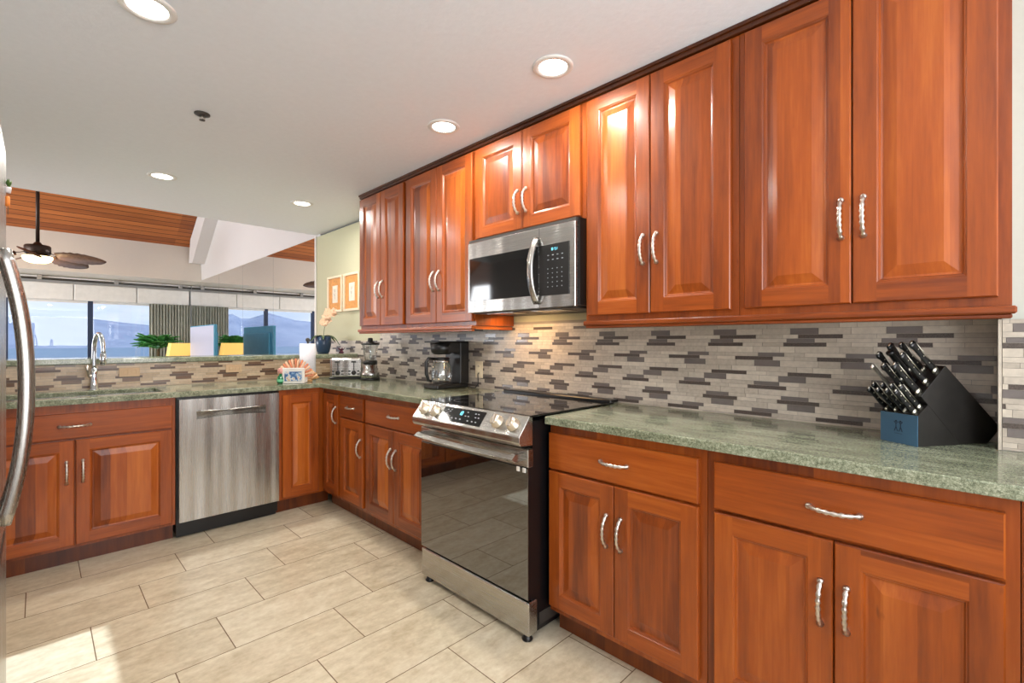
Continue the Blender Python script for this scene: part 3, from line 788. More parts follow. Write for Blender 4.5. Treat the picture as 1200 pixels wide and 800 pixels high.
b = B(); pts = []
for i in range(N + 1):
    tt = -1 + 2 * i / N; pts.append((1.692 - .006 - .046 * (1 - abs(tt) ** 2.2), 1.512, 1.565 + tt * .155))
b.tube(pts, .019, STEEL, 8, flat=.6, up=(-1, 0, 0)); b.build('door_handle', t)
b = B(); b.box(1.72, 2.05, M0 + .02, M1 - .02, 1.380, 1.392, DARKGREY)
b.box(1.74, 1.86, 1.40, 1.60, 1.377, 1.381, STEELH); b.box(1.74, 1.86, 1.72, 1.92, 1.377, 1.381, STEELH); gr = b.build('underside_grille', t)
light('hood_lamp', 'AREA', (1.90, 1.85, 1.372), (0, math.radians(-10), 0), 2.0, (1, .62, .30), shape='RECTANGLE', size=.08, size_y=.3)

# ------------------------------------------------------------------ refrigerator
t = thing('refrigerator', (-.42, 1.6, 0), 'stainless french-door refrigerator at the left edge with bowed bar handles', 'refrigerator')
F0, F1 = 1.14, 2.06; FXX = -.066
b = B(); b.box(-.80, -.135, F0 + .005, F1 - .005, .02, 1.77, DARKGREY, .004); b.build('body', t)
for y0, y1, hy in ((F0, 1.597, 1.555), (1.603, F1, 1.648)):
    b = B(); b.box(-.13, FXX, y0, y1, .70, 1.785, STEEL, .006, 2); d_ = b.build('door', t)
    b = B(); pts = []
    for i in range(25):
        tt = -1 + 2 * i / 24
        pts.append((FXX + .010 + .038 * (1 - abs(tt) ** 2.2), hy, 1.125 + tt * .308))
    b.tube(pts, .0145, STEEL, 14)
    for s_ in (-1, 1): b.tube([(FXX - .003, hy, 1.125 + s_ * .296), (FXX + .016, hy, 1.125 + s_ * .30)], .013, STEEL, 12)
    b.build('handle', d_)
b = B(); b.box(-.13, FXX, F0, F1, .06, .69, STEEL, .006, 2); d_ = b.build('freezer_drawer', t)
b = B(); b.box(FXX - .02, FXX + .001, F0 + .1, F1 - .1, .672, .692, BLACK, .002); b.build('recessed_grip', d_)
b = B(); b.box(-.78, -.09, F0 + .02, F1 - .02, 0.001, .055, BLACK); b.build('base_grille', t)
LEAF = plain('leaf_green', (74, 106, 44), .5, var=.3, vs=30); POTW = plain('white_glazed_pot', (226, 220, 222), .35)
ORANGE = plain('orange_paint', (214, 122, 40), .45)
t = thing('fridge_magnet', (FXX, 2.01, 1.66), 'tiny potted plant magnet on the top corner of the fridge door', 'magnet')
b = B(); b.lathe([(0, 0), (.006, 0), (.0075, .012), (.0075, .016), (0, .016)], (FXX + .005, 2.01, 1.66), POTW, 12); b.build('pot', t)
b = B()
for k in range(9):
    a = k * 2.4; b.tube([(FXX + .0065, 2.01, 1.675), (FXX + .0065 + .005 * math.cos(a), 2.01 + .008 * math.sin(a), 1.688), (FXX + .007 + .009 * math.cos(a) * .6, 2.01 + .014 * math.sin(a), 1.695 + .003 * math.sin(k))], [.0022, .003, .0008], LEAF, 6, flat=.4)
b.build('leaves', t)
t = thing('fridge_magnet', (FXX, 2.01, 1.59), 'tiny orange tasselled magnet below the plant magnet on the fridge', 'magnet')
b = B(); b.lathe([(0, 0), (.005, .001), (.0055, .01), (.0055, .026), (.004, .03), (0, .03)], (FXX + .004, 2.01, 1.62), ORANGE, 12); b.build('body', t)
b = B()
for k in range(5): b.tube([(FXX + .005, 2.005 + k * .0025, 1.62), (FXX + .005, 2.004 + k * .003, 1.597 + .002 * (k % 2))], .0006, BLACK, 5)
b.build('tassel', t)

# ------------------------------------------------------------------ recessed lights and smoke detector
RL = [(.26, 1.985, 'recessed ceiling light at the top left edge, nearest the fridge'), (1.485, 1.241, 'large recessed ceiling light in front of the tall cabinet right of the microwave'),
      (1.496, 1.991, 'recessed ceiling light in front of the microwave cabinet'), (.596, 3.94, 'recessed ceiling light over the dishwasher side of the bar'),
      (1.515, 3.913, 'recessed ceiling light nearest the green wall corner')]
for x, y, l in RL:
    t = thing('recessed_light', (x, y, CZ), l, 'ceiling light', 'recessed ceiling lights')
    b = B(); b.lathe([(.058, -.001), (.060, -.006), (.079, -.007), (.083, -.003), (.083, -.0005), (.058, -.0005)], (x, y, CZ), WHITETRIM, 32); b.build('trim_ring', t)
    b = B(); b.lathe([(0, -.0035), (.057, -.0035), (.057, -.0008), (0, -.0008)], (x, y, CZ), LENS, 32); b.build('lens', t)
    light('recessed_lamp', 'AREA', (x, y, CZ - .012), (0, 0, 0), LAMP_W, (1, .95, .88), shape='DISK', size=.13)
t = thing('smoke_detector', (.572, 2.723, CZ), 'small dark sprinkler head on the ceiling between the lights', 'sprinkler')
b = B(); b.lathe([(0, 0), (.034, -.001), (.034, -.006), (.02, -.010), (0, -.010)], (.572, 2.723, CZ), DARKGREY, 24); b.build('cover_plate', t)
b = B(); b.tube([(.572, 2.723, CZ - .008), (.572, 2.723, CZ - .03)], .005, NICKEL, 8); b.lathe([(0, 0), (.013, 0), (.013, .002), (0, .002)], (.572, 2.723, CZ - .034), DARKGREY, 14)
b.tube([(.580, 2.723, CZ - .012), (.583, 2.723, CZ - .024), (.576, 2.723, CZ - .034)], .0015, NICKEL, 6); b.tube([(.564, 2.723, CZ - .012), (.561, 2.723, CZ - .024), (.568, 2.723, CZ - .034)], .0015, NICKEL, 6)
b.build('sprinkler_head', t)
t.name = 'sprinkler'

# ------------------------------------------------------------------ outlets
t = thing('wall_outlet', (2.072, 2.368, .984), 'cream outlet plate on the backsplash left of the range', 'outlet', 'outlet plates')
b = B(); b.box(2.067, 2.073, 2.331, 2.405, .985, 1.095, CREAMPL, .002); pl = b.build('plate', t)
for zz in (1.018, 1.062):
    b = B(); b.box(2.0655, 2.068, 2.354, 2.382, zz - .013, zz + .013, CREAMPL, .003); b.box(2.065, 2.066, 2.362, 2.364, zz - .005, zz + .007, BLACK); b.box(2.065, 2.066, 2.372, 2.374, zz - .005, zz + .007, BLACK); b.build('socket', pl)
for x0, l in ((.383, 'tan outlet plate on the low backsplash right of the faucet'), (1.012, 'tan outlet plate on the low backsplash above the dishwasher')):
    t = thing('wall_outlet', (x0 + .055, 4.088, .99), l, 'outlet', 'outlet plates')
    b = B(); b.box(x0, x0 + .11, 4.082, 4.0885, .990, 1.05, TANPL, .002); pl = b.build('plate', t)
    for xx in (x0 + .033, x0 + .077):
        b = B(); b.box(xx - .014, xx + .014, 4.0805, 4.083, 1.006, 1.034, TANPL, .003); b.build('socket', pl)

# ------------------------------------------------------------------ knife block (rotated: local x = along, y = across)
A = Vector((1.819, .1315, ZT)); dv = Vector((.83, -.557, 0)).normalized(); wv = Vector((-dv.y, dv.x, 0))
KB_TEAL = plain('blue_grey_lacquer', (52, 92, 120), .35, var=.05); KB_BLACK = plain('black_ash_wood', (24, 22, 20), .4, var=.3, vs=40)
def KP(s_, w_, z): return A + dv * s_ + wv * w_ + Vector((0, 0, z))
t = thing('knife_block', tuple(A + dv * .14 + wv * .055), 'slanted black knife block with blue front standing on the right counter', 'knife block')
b = B()
b.prism([KP(.0, 0, .0005), KP(0, 0, .092), KP(.036, 0, .1225), KP(.155, 0, .0005)], None, wv * .112, KB_BLACK); b.build('lower_block', t)
b = B(); b.prism([KP(.0125, 0.001, .148), KP(.102, .001, .2375), KP(.312, .001, .0455), KP(.262, .001, .0005), KP(.157, .001, .0005)], None, wv * .11, KB_BLACK, .001); b.build('upper_block', t)
b = B(); b.prism([KP(-.0025, 0, .0005), KP(-.0025, .112, .0005), KP(-.0025, .112, .091), KP(-.0025, 0, .091)], None, dv * .0024, KB_TEAL); fp = b.build('front_plate', t); lab(fp, 'blue front plate with a small dark emblem')
EMB = plain('dark_emblem_ink', (22, 44, 66), .5, var=0)
b = B()   # small emblem: two side-by-side figures with raised arms
def seg(p, q, w=.0022):
    p = Vector(p); q = Vector(q); dd = (q - p).normalized(); nn = Vector((-dd.y, dd.x)) * w / 2
    b.prism([KP(-.0027, *(a)) for a in (p + nn, q + nn, q - nn, p - nn)], None, dv * -.0005, EMB)
for ox in (.049, .063):
    seg((ox, .05), (ox, .062)); seg((ox, .05), (ox - .005, .036)); seg((ox, .05), (ox + .005, .036)); seg((ox - .006, .066), (ox, .059)); seg((ox + .006, .066), (ox, .059))
    b.lathe([(0, 0), (.0028, 0), (.0028, .0005), (0, .0005)], KP(-.0032, ox, .067), EMB, 12, axis=dv)
seg((.045, .030), (.067, .030), .0014)
b.build('emblem', fp)
SCREW = plain('steel_rivet', (200, 196, 180), .3, 1, var=0); KH = plain('black_handle_resin', (16, 16, 18), .3, var=.1)
kd = (dv * -.7071 + Vector((0, 0, .7071)))     # handle direction
kn = (dv * .7071 + Vector((0, 0, .7071)))
def knife(s_, w_, z_, L, wd, kind, label, name='knife'):
    base = KP(s_, w_, z_)
    t = thing(name, tuple(base), label, 'knife', 'knives in the block')
    if kind == 'steel':
        b = B(); b.lathe([(0, 0), (.009, .001), (.009, .006), (.006, .01), (.0085, .03), (.010, .07), (.008, L - .012), (.0105, L - .008), (.0105, L - .002), (0, L)], base, KH, 14, axis=kd); b.build('handle', t); return
    b = B(); pts = []; rad = []
    for i in range(13):
        u = i / 12
        pts.append(base + kd * (.012 + u * (L - .012)) + kn * (-.004 * math.sin(PI * u) - (.005 * max(0, u - .8) / .2)))
        rad.append(wd * (.78 + .22 * math.cos(PI * u * 2) * .6 + (.18 if u > .85 else 0)) * (.75 if i == 12 else 1))
    b.tube(pts, rad, KH if kind != 'steelhandle' else NICKEL, 10, flat=.42, up=tuple(wv)); hd = b.build('handle', t)
    b = B(); b.tube([base - kd * .004, base + kd * .014], [wd * 1.0, wd * .85], SCREW, 10, flat=.5, up=tuple(wv)); b.build('bolster', t)
    if kind in ('riveted',):
        b = B()
        for u in (.25, .5, .75):
            c = base + kd * (.012 + u * (L - .012)) - kn * .003
            b.lathe([(0, 0), (.0022, 0), (.0022, .0008), (0, .001)], c - wv * (wd * .40), SCREW, 8, axis=-wv)
            b.lathe([(0, 0), (.0022, 0), (.0022, .0008), (0, .001)], c + wv * (wd * .40), SCREW, 8, axis=wv)
        b.build('rivet', hd)
    b = B(); b.tube([base + kd * .013 + kn * (wd * .78), base + kd * (L * .5) + kn * (wd * .62), base + kd * (L * .95) + kn * (wd * .72)], .0011, SCREW, 6)
    b.tube([base + kd * (L - .004) - kn * (.002), base + kd * (L + .002) - kn * .003], [wd * .7, wd * .5], SCREW, 10, flat=.5, up=tuple(wv)); b.build('steel_tang', hd)
rowname = {0: 'lower', 1: 'upper'}
ordn = ['nearest the camera side', 'second from the camera side', 'third from the camera side', 'farthest, against the wall side']
for r_ in (0, 1):
    for k in range(4):
        u = .25 if r_ == 0 else .72
        knife(.036 * u, .014 + k * .028, .092 + .0305 * u - .002, .10, .0095, 'riveted', 'riveted black steak knife in %s small slot row, %s' % (rowname[r_], ordn[k]), 'steak_knife')
big = [(.12, .016, .125, .0125, 'riveted', 'large chef knife in the lowest big slot row, camera side'), (.12, .052, .12, .0115, 'riveted', 'black carving knife in the middle of the lowest big slot row'),
       (.12, .09, .115, .0085, 'steelhandle', 'bright metal-handled knife in the lowest big slot row, wall side'),
       (.45, .018, .125, .0115, 'riveted', 'black bread knife in the middle big slot row, camera side'), (.45, .054, .13, .010, 'steel', 'round-handled honing steel in the middle of the big slots'),
       (.45, .09, .125, .012, 'riveted', 'black knife in the middle big slot row, wall side'),
       (.82, .016, .125, .0125, 'riveted', 'topmost black knife in the block, camera side'), (.82, .05, .12, .011, 'riveted', 'topmost row middle knife with black handle'),
       (.82, .088, .115, .0135, 'plain', 'topmost row knife with all-black handle, wall side')]
for u, w_, L, wd, kind, l in big: knife(.0125 + .0895 * u, w_, .148 + .0895 * u - .001, L, wd, kind, l, 'kitchen_knife' if kind != 'steel' else 'honing_steel')

# ------------------------------------------------------------------ coffee maker
t = thing('coffee_maker', (1.90, 2.53, ZT), 'black drip coffee maker with glass carafe on the corner counter', 'coffee maker')
z = ZT
b = B(); b.box(1.79, 2.05, 2.452, 2.608, z + .001, z + .032, BLACKPLASTIC, .008, 2); b.build('base', t)
b = B(); b.box(1.975, 2.05, 2.448, 2.612, z + .03, z + .305, BLACKPLASTIC, .006, 2); b.build('water_tank', t)
b = B(); b.box(1.80, 2.05, 2.448, 2.612, z + .302, z + .312, BLACKPLASTIC, .004)
b.lathe([(.052, .225), (.07, .24), (.077, .30), (0, .302)], (1.885, 2.53, z), BLACKPLASTIC, 28); b.box(1.885, 1.98, 2.455, 2.605, z + .235, z + .302, BLACKPLASTIC, .003)
b.build('brew_head', t)
cf = B(); cf.lathe([(0, 0), (.054, 0), (.066, .018), (.069, .06), (.064, .10), (.05, .138), (.048, .15)], (1.882, 2.53, z + .036), JAR, 28); co = cf.build('carafe', t)
b = B(); b.lathe([(.0, .018), (.05, .018), (.053, .008), (.05, 0), (.048, -.006), (.0, -.006)], (1.882, 2.53, z + .186), BLACKPLASTIC, 28); b.build('lid', co)
b = B(); b.lathe([(.0505, 0), (.053, .004), (.053, .014), (.0505, .018)], (1.882, 2.53, z + .168), STEELH, 28); b.build('band', co)
b = B(); b.tube([(1.838, 2.545, z + .195), (1.80, 2.56, z + .198), (1.785, 2.565, z + .175), (1.787, 2.565, z + .10), (1.80, 2.56, z + .055), (1.82, 2.552, z + .05)], [.009, .011, .012, .012, .010, .008], BLACKPLASTIC, 10); b.build('handle', co)
b = B(); b.lathe([(0, 0), (.06, 0), (.06, .003), (0, .003)], (1.882, 2.53, z + .0325), DARKGREY, 28); b.build('hot_plate', t)
b = B(); b.tube([(2.045, 2.46, z + .02), (2.04, 2.43, z + .006), (2.03, 2.40, z + .005), (2.04, 2.37, z + .005), (2.055, 2.36, z + .03), (2.058, 2.367, z + .09), (2.063, 2.368, z + .10)], .0032, BLACKPLASTIC, 8); b.build('power_cord', t)

# ------------------------------------------------------------------ toaster (local coords, rotated)
TA = math.radians(-32)
t = thing('toaster', (1.82, 3.75, ZT), 'wide brushed steel four-slot toaster beside the blender', 'toaster', rz=TA)
b = B(); b.box(-.125, .125, -.085, .085, .014, .175, STEELX, .018, 3)
b.build('body', t, world=False)
b = B(); b.box(-.13, .13, -.09, .09, .001, .02, BLACKPLASTIC, .006); b.build('base', t, world=False)
for x in (-.062, .062):
    b = B(); b.box(x - .003, x + .003, -.0865, -.084, .07, .15, BLACKPLASTIC); b.build('lever_slot', t, world=False)
    b = B(); b.box(x - .02, x + .02, -.108, -.086, .138, .15, BLACKPLASTIC, .003); b.build('lever', t, world=False)
    b = B(); b.lathe([(0, 0), (.02, 0), (.018, .014), (.0, .015)], (x, -.085, .055), BLACKPLASTIC, 20, axis=(0, -1, 0)); b.build('dial', t, world=False)
    b = B()
    for dx in (-.035, .035):
        for dz in (.043, .067): b.box(x + dx - .009, x + dx + .009, -.0875, -.085, dz - .005, dz + .005, BLACKPLASTIC, .001)
    b.build('buttons', t, world=False)
for x in (-.085, -.038, .038, .085):
    b = B(); b.box(x - .013, x + .013, -.06, .06, .1752, .1765, BLACK); b.build('bread_slot', t, world=False)

# ------------------------------------------------------------------ blender appliance
t = thing('blender', (1.89, 3.49, ZT), 'countertop blender with steel base and clear jar beside the toaster', 'blender')
c = (1.89, 3.49, ZT)
b = B(); b.lathe([(0, .001), (.074, .001), (.076, .006), (.074, .018), (0, .018)], c, BLACKPLASTIC, 28); b.build('foot_ring', t)
b = B(); b.lathe([(0, .018), (.073, .018), (.071, .06), (.058, .075), (.056, .078), (.054, .13), (0, .13)], c, STEEL, 28); b.build('motor_base', t)
b = B(); b.lathe([(0, .13), (.056, .13), (.057, .15), (.05, .158), (0, .158)], c, BLACKPLASTIC, 28); b.build('collar', t)
b = B(); b.lathe([(.044, .156), (.047, .17), (.064, .285), (.066, .29)], c, JAR, 24); jr = b.build('jar', t)
b = B(); b.tube([(1.89 - .03, 3.49 - .055, ZT + .275), (1.89 - .05, 3.49 - .09, ZT + .27), (1.89 - .05, 3.49 - .09, ZT + .20), (1.89 - .028, 3.49 - .045, ZT + .18)], .008, JAR, 10); b.build('handle', jr)
b = B(); b.lathe([(0, .31), (.03, .31), (.034, .305), (.034, .30), (.068, .298), (.072, .29), (.07, .282), (.0, .282)], c, BLACKPLASTIC, 24); b.lathe([(0, .34), (.018, .338), (.022, .31), (0, .309)], c, BLACKPLASTIC, 16); b.build('lid', t)
b = B()
for k in range(5):
    a = -2.3 + (k - 2) * .22; b.lathe([(0, 0), (.005, 0), (.005, .003), (0, .003)], (c[0] + .0725 * math.cos(a), c[1] + .0725 * math.sin(a), ZT + .04), BLACKPLASTIC, 10, axis=(math.cos(a), math.sin(a), 0))
b.build('buttons', t)

# ------------------------------------------------------------------ napkin holder with shell, bottle, towel roll
PEACH = plain('peach_shell', (226, 142, 104), .5, var=.15, vs=90); PEACHL = plain('pale_shell', (240, 196, 160), .5, var=.1)
SCENEBLUE = plain('painted_blue_card', (70, 110, 160), .5, var=0)
def painted():
    k = NT('painted_beach_picture'); v = k.coords(scale=(40, 40, 40)); n = k.noise(v, 1.1, 3)
    k.l(k.ramp(n, [(.36, lin((52, 84, 132))), (.48, lin((96, 140, 186))), (.56, lin((226, 226, 222))), (.68, lin((210, 176, 140)))]), k.b.inputs['Base Color'])
    k.b.inputs['Roughness'].default_value = .5; return k.m
NA = math.radians(-40)
t = thing('napkin_holder', (1.35, 3.62, ZT), 'white napkin holder painted with a blue beach picture on the counter corner', 'napkin holder', rz=NA)
b = B(); b.box(-.08, .08, -.035, .035, .001, .012, WHITEPL, .003); b.box(-.08, .08, -.035, -.023, .012, .115, WHITEPL, .004); b.box(-.08, .08, .023, .035, .012, .09, WHITEPL, .004); b.build('frame', t, world=False)
b = B(); b.box(-.062, .062, -.0375, -.0348, .018, .088, painted(), .001); lab(b.build('picture', t, world=False), 'small blue and tan beach picture')
t = thing('shell_fan', (1.36, 3.635, ZT + .012), 'fan of peach seashell-like napkins standing in the white holder', 'napkins', rz=NA)
def fan(b, r, n, m, m2, base=(0, 0, .03), th=.006, spread=1.45, depth=.012):
    for i in range(n):
        a = -spread + 2 * spread * i / (n - 1)
        d = Vector((math.sin(a), 0, math.cos(a))); p = Vector(base)
        rr = r * (1 - .06 * abs(a))
        b.tube([p + d * (r * .12), p + d * (rr * .6) + Vector((0, (-1) ** i * .003, 0)), p + d * rr + Vector((0, (-1) ** i * .004, 0)), p + d * (rr + .004)], [.003, .008, .0115, .005], m if i % 2 == 0 else m2, 8, flat=.8)
b = B(); fan(b, .135, 17, PEACH, PEACHL); b.box(-.05, .05, -.01, .01, .001, .04, PEACHL, .002); b.build('pleated_fan', t, world=False)
SHELLB = plain('golden_brown_shell', (198, 150, 96), .45, var=.3, vs=60)
t = thing('seashell', (1.475, 3.66, ZT), 'golden brown scallop shell leaning beside the napkin holder', 'seashell', rz=math.radians(-50))
b = B(); fan(b, .075, 11, SHELLB, PEACHL, base=(0, 0, .012), spread=1.2); b.box(-.02, .02, -.012, .012, .001, .02, SHELLB, .004); b.build('shell', t, world=False)
GREENGL = plain('green_bottle_glass', (28, 120, 74), .08, spec=.8, var=0); PINK = plain('pink_knit_ball', (226, 160, 150), .7, var=.2, vs=120)
c = (1.262, 3.66, ZT)
t = thing('soap_bottle', c, 'small green bottle with round pink top left of the napkin holder', 'bottle')
b = B(); b.lathe([(0, .001), (.019, .001), (.024, .01), (.025, .035), (.018, .055), (.010, .065), (.010, .075), (0, .075)], c, GREENGL, 20); b.build('body', t)
b = B(); b.lathe([(0, .07), (.014, .074), (.021, .088), (.021, .098), (.014, .112), (0, .116)], c, PINK, 16); b.build('stopper', t)
b = B(); b.lathe([(.0253, .015), (.0256, .03), (.0253, .033)], c, plain('pale_green_label', (120, 200, 150), .5), 20); b.build('label', t)
c = (1.575, 3.95, ZT)
PAPER = plain('paper_towel', (236, 234, 240), .9, var=.04, vs=80)
t = thing('paper_towel_holder', c, 'white paper towel roll on a stand in the counter corner', 'paper towel')
b = B(); b.lathe([(0, .001), (.07, .001), (.07, .010), (.02, .014), (0, .014)], c, DARKGREY, 28); b.build('stand', t)
b = B(); b.lathe([(.02, .016), (.062, .016), (.062, .292), (.02, .292), (.02, .016)], c, PAPER, 28); b.build('paper_roll', t)
b = B(); b.lathe([(.006, .014), (.006, .305), (.012, .31), (.017, .322), (.014, .335), (0, .342)], c, DARKGREY, 16); b.build('finial_rod', t)

# ------------------------------------------------------------------ orchid and small ornament on the bar
POTB = plain('dark_blue_glaze', (36, 58, 84), .3); OLEAF = plain('orchid_leaf', (70, 92, 66), .4, var=.2); PETAL = plain('peach_petal', (246, 206, 172), .6, var=.1, vs=60); PETAL2 = plain('deep_peach_petal', (230, 160, 118), .6)
BZ = 1.115
c = Vector((1.87, 4.33, BZ))
t = thing('potted_orchid', tuple(c), 'peach orchid in a dark blue pot at the bar end by the green wall', 'plant')
b = B(); b.lathe([(0, .001), (.045, .001), (.056, .02), (.068, .08), (.072, .158), (.065, .160), (.062, .150), (0, .146)], c, POTB, 28); b.build('pot', t)
def leaf(b, base, d, L, w, droop, m, n=7):
    base = Vector(base); d = Vector(d).normalized(); side = d.cross(Vector((0, 0, 1))).normalized()
    prev = None; fs = []
    for i in range(n + 1):
        u = i / n; p = base + d * (L * u) + Vector((0, 0, 1)) * (L * (.75 * u - droop * u * u)); ww = w * math.sin(PI * min(.97, u * .9 + .1)) ** .7
        row = [b.bm.verts.new(p + side * ww + Vector((0, 0, .002 + ww * .3))), b.bm.verts.new(p), b.bm.verts.new(p - side * ww + Vector((0, 0, .002 + ww * .3)))]
        if prev: fs += [b.bm.faces.new([prev[0], prev[1], row[1], row[0]]), b.bm.faces.new([prev[1], prev[2], row[2], row[1]])]
        prev = row
    b.tag(fs, m, True)
for k, (a, L, w, dr) in enumerate(((0.3, .14, .022, 1.1), (-.9, .16, .02, 1.2), (2.3, .15, .022, 1.2), (3.4, .13, .02, 1.0), (-2.0, .12, .018, .9), (1.2, .11, .018, .9))):
    b = B(); leaf(b, c + Vector((0, 0, .145)), (math.cos(a), math.sin(a), 0), L, w, dr, OLEAF); b.build('leaf', t, recalc=False)
b = B(); sp_ = []
for i in range(10):
    u = i / 9; sp_.append(c + Vector((.02 * u + .03 * u * u, -.02 * u - .03 * u * u, .14 + .23 * math.sin(u * 1.7))))
b.tube(sp_, .0025, OLEAF, 6); b.build('flower_stem', t)
for k in range(18):
    q = sp_[3 + k % 7] + Vector((random.uniform(-.03, .03), random.uniform(-.04, .04), random.uniform(-.02, .035)))
    b = B()
    for j in range(5):
        a = j * 2 * PI / 5 + k; fd = Vector((-.6, -.8, 0)); u1 = Vector((.8, -.6, 0)); u2 = Vector((0, 0, 1))
        d = u1 * math.cos(a) + u2 * math.sin(a)
        v = [q, q + d * .017 + fd.cross(d) * .013 + fd * .003, q + d * .033 + fd * .002, q + d * .017 - fd.cross(d) * .013 + fd * .003]
        b.prism(v, None, fd * .001, PETAL)
    b.lathe([(0, 0), (.004, .001), (.003, .006), (0, .008)], q, PETAL2, 8, axis=(-.6, -.8, 0))
    b.build('flower', t)
c = Vector((2.02, 4.28, BZ))
MAG = plain('plum_ceramic', (96, 44, 64), .4, var=.3, vs=60)
t = thing('small_ornament', tuple(c), 'small plum coloured flower ornament right of the orchid pot', 'ornament')
b = B(); b.lathe([(0, .001), (.02, .001), (.024, .012), (.014, .022), (0, .024)], c, MAG, 16); b.build('base', t)
b = B()
for j in range(7):
    a = j * 2 * PI / 7; d = Vector((math.cos(a), math.sin(a), .9)).normalized(); b.tube([c + Vector((0, 0, .02)), c + Vector((0, 0, .02)) + d * .025, c + Vector((0, 0, .022)) + d * .05], [.004, .010, .002], MAG, 8, flat=.5)
b.build('petals', t)

# ------------------------------------------------------------------ pictures
FRAMEW = plain('cream_frame_wood', (232, 214, 186), .45); MATO = plain('orange_bamboo_mat', (206, 142, 72), .6, var=.15, vs=40); PRINT = plain('ivory_print', (226, 214, 196), .7); INK = plain('grey_print_ink', (150, 140, 134), .7)
for y0, y1, l in ((4.372, 4.69, 'left cream-framed print with orange mat on the green wall'), (4.02, 4.335, 'right cream-framed print with orange mat, beside the wall cabinet')):
    t = thing('picture_frame', (WX, (y0 + y1) / 2, 1.52), l, 'picture', 'framed prints')
    z0, z1 = 1.515, 1.872; w = .022
    b = B(); b.box(WX - .022, WX - .001, y0, y0 + w, z0, z1, FRAMEW, .003); b.box(WX - .022, WX - .001, y1 - w, y1, z0, z1, FRAMEW, .003)
    b.box(WX - .022, WX - .001, y0 + w, y1 - w, z0, z0 + w, FRAMEW, .003); b.box(WX - .022, WX - .001, y0 + w, y1 - w, z1 - w, z1, FRAMEW, .003); b.build('frame', t)
    b = B(); b.box(WX - .010, WX - .001, y0 + w, y1 - w, z0 + w, z1 - w, MATO); b.build('mat_board', t)
    ym, zm = (y0 + y1) / 2, (z0 + z1) / 2
    b = B(); b.box(WX - .0125, WX - .010, ym - .055, ym + .055, zm - .085, zm + .085, PRINT); pr = b.build('print', t)
    b = B()
    b.tube([(WX - .0127, ym, zm - .05), (WX - .0127, ym + .01, zm), (WX - .0127, ym - .005, zm + .055)], .0014, INK, 5)
    for s_ in (-1, 1):
        b.tube([(WX - .0127, ym + .005, zm - .02), (WX - .0127, ym + s_ * .025, zm + .01)], .0012, INK, 5); b.tube([(WX - .0127, ym, zm + .02), (WX - .0127, ym + s_ * .02, zm + .05)], .0012, INK, 5)
    b.build('drawing', pr)

# ------------------------------------------------------------------ mirror panels
my = [5.02, 6.28, 7.53, 8.78, 9.99, 10.98]
ml = ['mirror panel nearest the green wall', 'second mirror panel from the green wall', 'middle mirror panel of the mirrored wall', 'fourth mirror panel from the green wall', 'farthest mirror panel, beside the grey curtain']
for i in range(5):
    b = B(); b.box(WX - .007, WX - .001, my[i] + .003, my[i + 1] - .003, .08, 2.325 if i < 4 else 2.295, MIRROR)
    o = b.build('mirror_panel', origin=(WX, my[i], .08)); meta(o, ml[i], 'mirror', 'mirror panels')
b = B(); b.box(WX - .012, WX - .001, 4.992, 5.018, .08, 2.34, WHITETRIM)
struct(b, 'trim_mirror_edge')
b = B(); b.box(WX - .004, WX - .001, 5.02, 10.98, .06, .078, DARKGREY)
for yy in my[1:-1]: b.box(WX - .0065, WX - .001, yy - .003, yy + .003, .08, 2.3, NAVYFRAME)
struct(b, 'trim_mirror_joints')

# ------------------------------------------------------------------ living room things
SHADE = plain('white_shade_fabric', (224, 222, 218), .7); CURT = plain('grey_green_curtain', (176, 178, 166), .8, var=.1)
sx = [-4.9, -3.77, -2.93, -2.09, -1.25, -.41, .43, 1.27, 2.07]
names8 = ['eighth', 'seventh', 'sixth', 'fifth', 'fourth', 'third', 'second', 'first']
for i in range(8):
    x0, x1 = sx[i], sx[i + 1]
    b = B(); b.box(x0 + .004, x1 - .004, 10.86, 10.95, 1.925, 2.20, SHADE, .01); o = b.build('shade_cassette', origin=((x0 + x1) / 2, 10.9, 1.925))
    meta(o, 'white window shade box over the sea windows, %s from the mirrored wall' % names8[i], 'window shade', 'window shade boxes')
t = thing('curtain_track', (0, 10.7, 2.25), 'grey ceiling track running the length of the sea windows', 'curtain track')
b = B(); b.tube([(-4.9, 10.72, 2.243), (2.07, 10.72, 2.243)], .018, DARKGREY, 10); b.box(-4.9, 2.07, 10.74, 10.83, 2.25, 2.292, WHITETRIM, .006); b.build('rail', t)
for xx in (-3.9, -2.9, -1.9, -.95, .02, .97, 1.9):
    b = B(); b.box(xx - .03, xx + .03, 10.69, 10.75, 2.225, 2.298, plain('bracket_grey', (150, 148, 146), .4, .5) if 'bracket_grey' not in MATS else MATS['bracket_grey'], .004); b.build('bracket', t)
b = B(); prev = None; fs = []
n = 90
for i in range(n + 1):
    x = 1.443 + (2.06 - 1.443) * i / n; y = 10.78 + .028 * math.sin(i * .95) + .008 * math.sin(i * 2.3)
    row = [b.bm.verts.new((x, y, .03)), b.bm.verts.new((x, y * 1.0, 1.92))]
    if prev: fs.append(b.bm.faces.new([prev[0], row[0], row[1], prev[1]]))
    prev = row
b.tag(fs, CURT, True); o = b.build('curtain', origin=(1.75, 10.78, .03), recalc=False); meta(o, 'grey-green pleated curtain drawn back beside the mirrored wall', 'curtain')
md = o.modifiers.new('cloth', 'SOLIDIFY'); md.thickness = .006

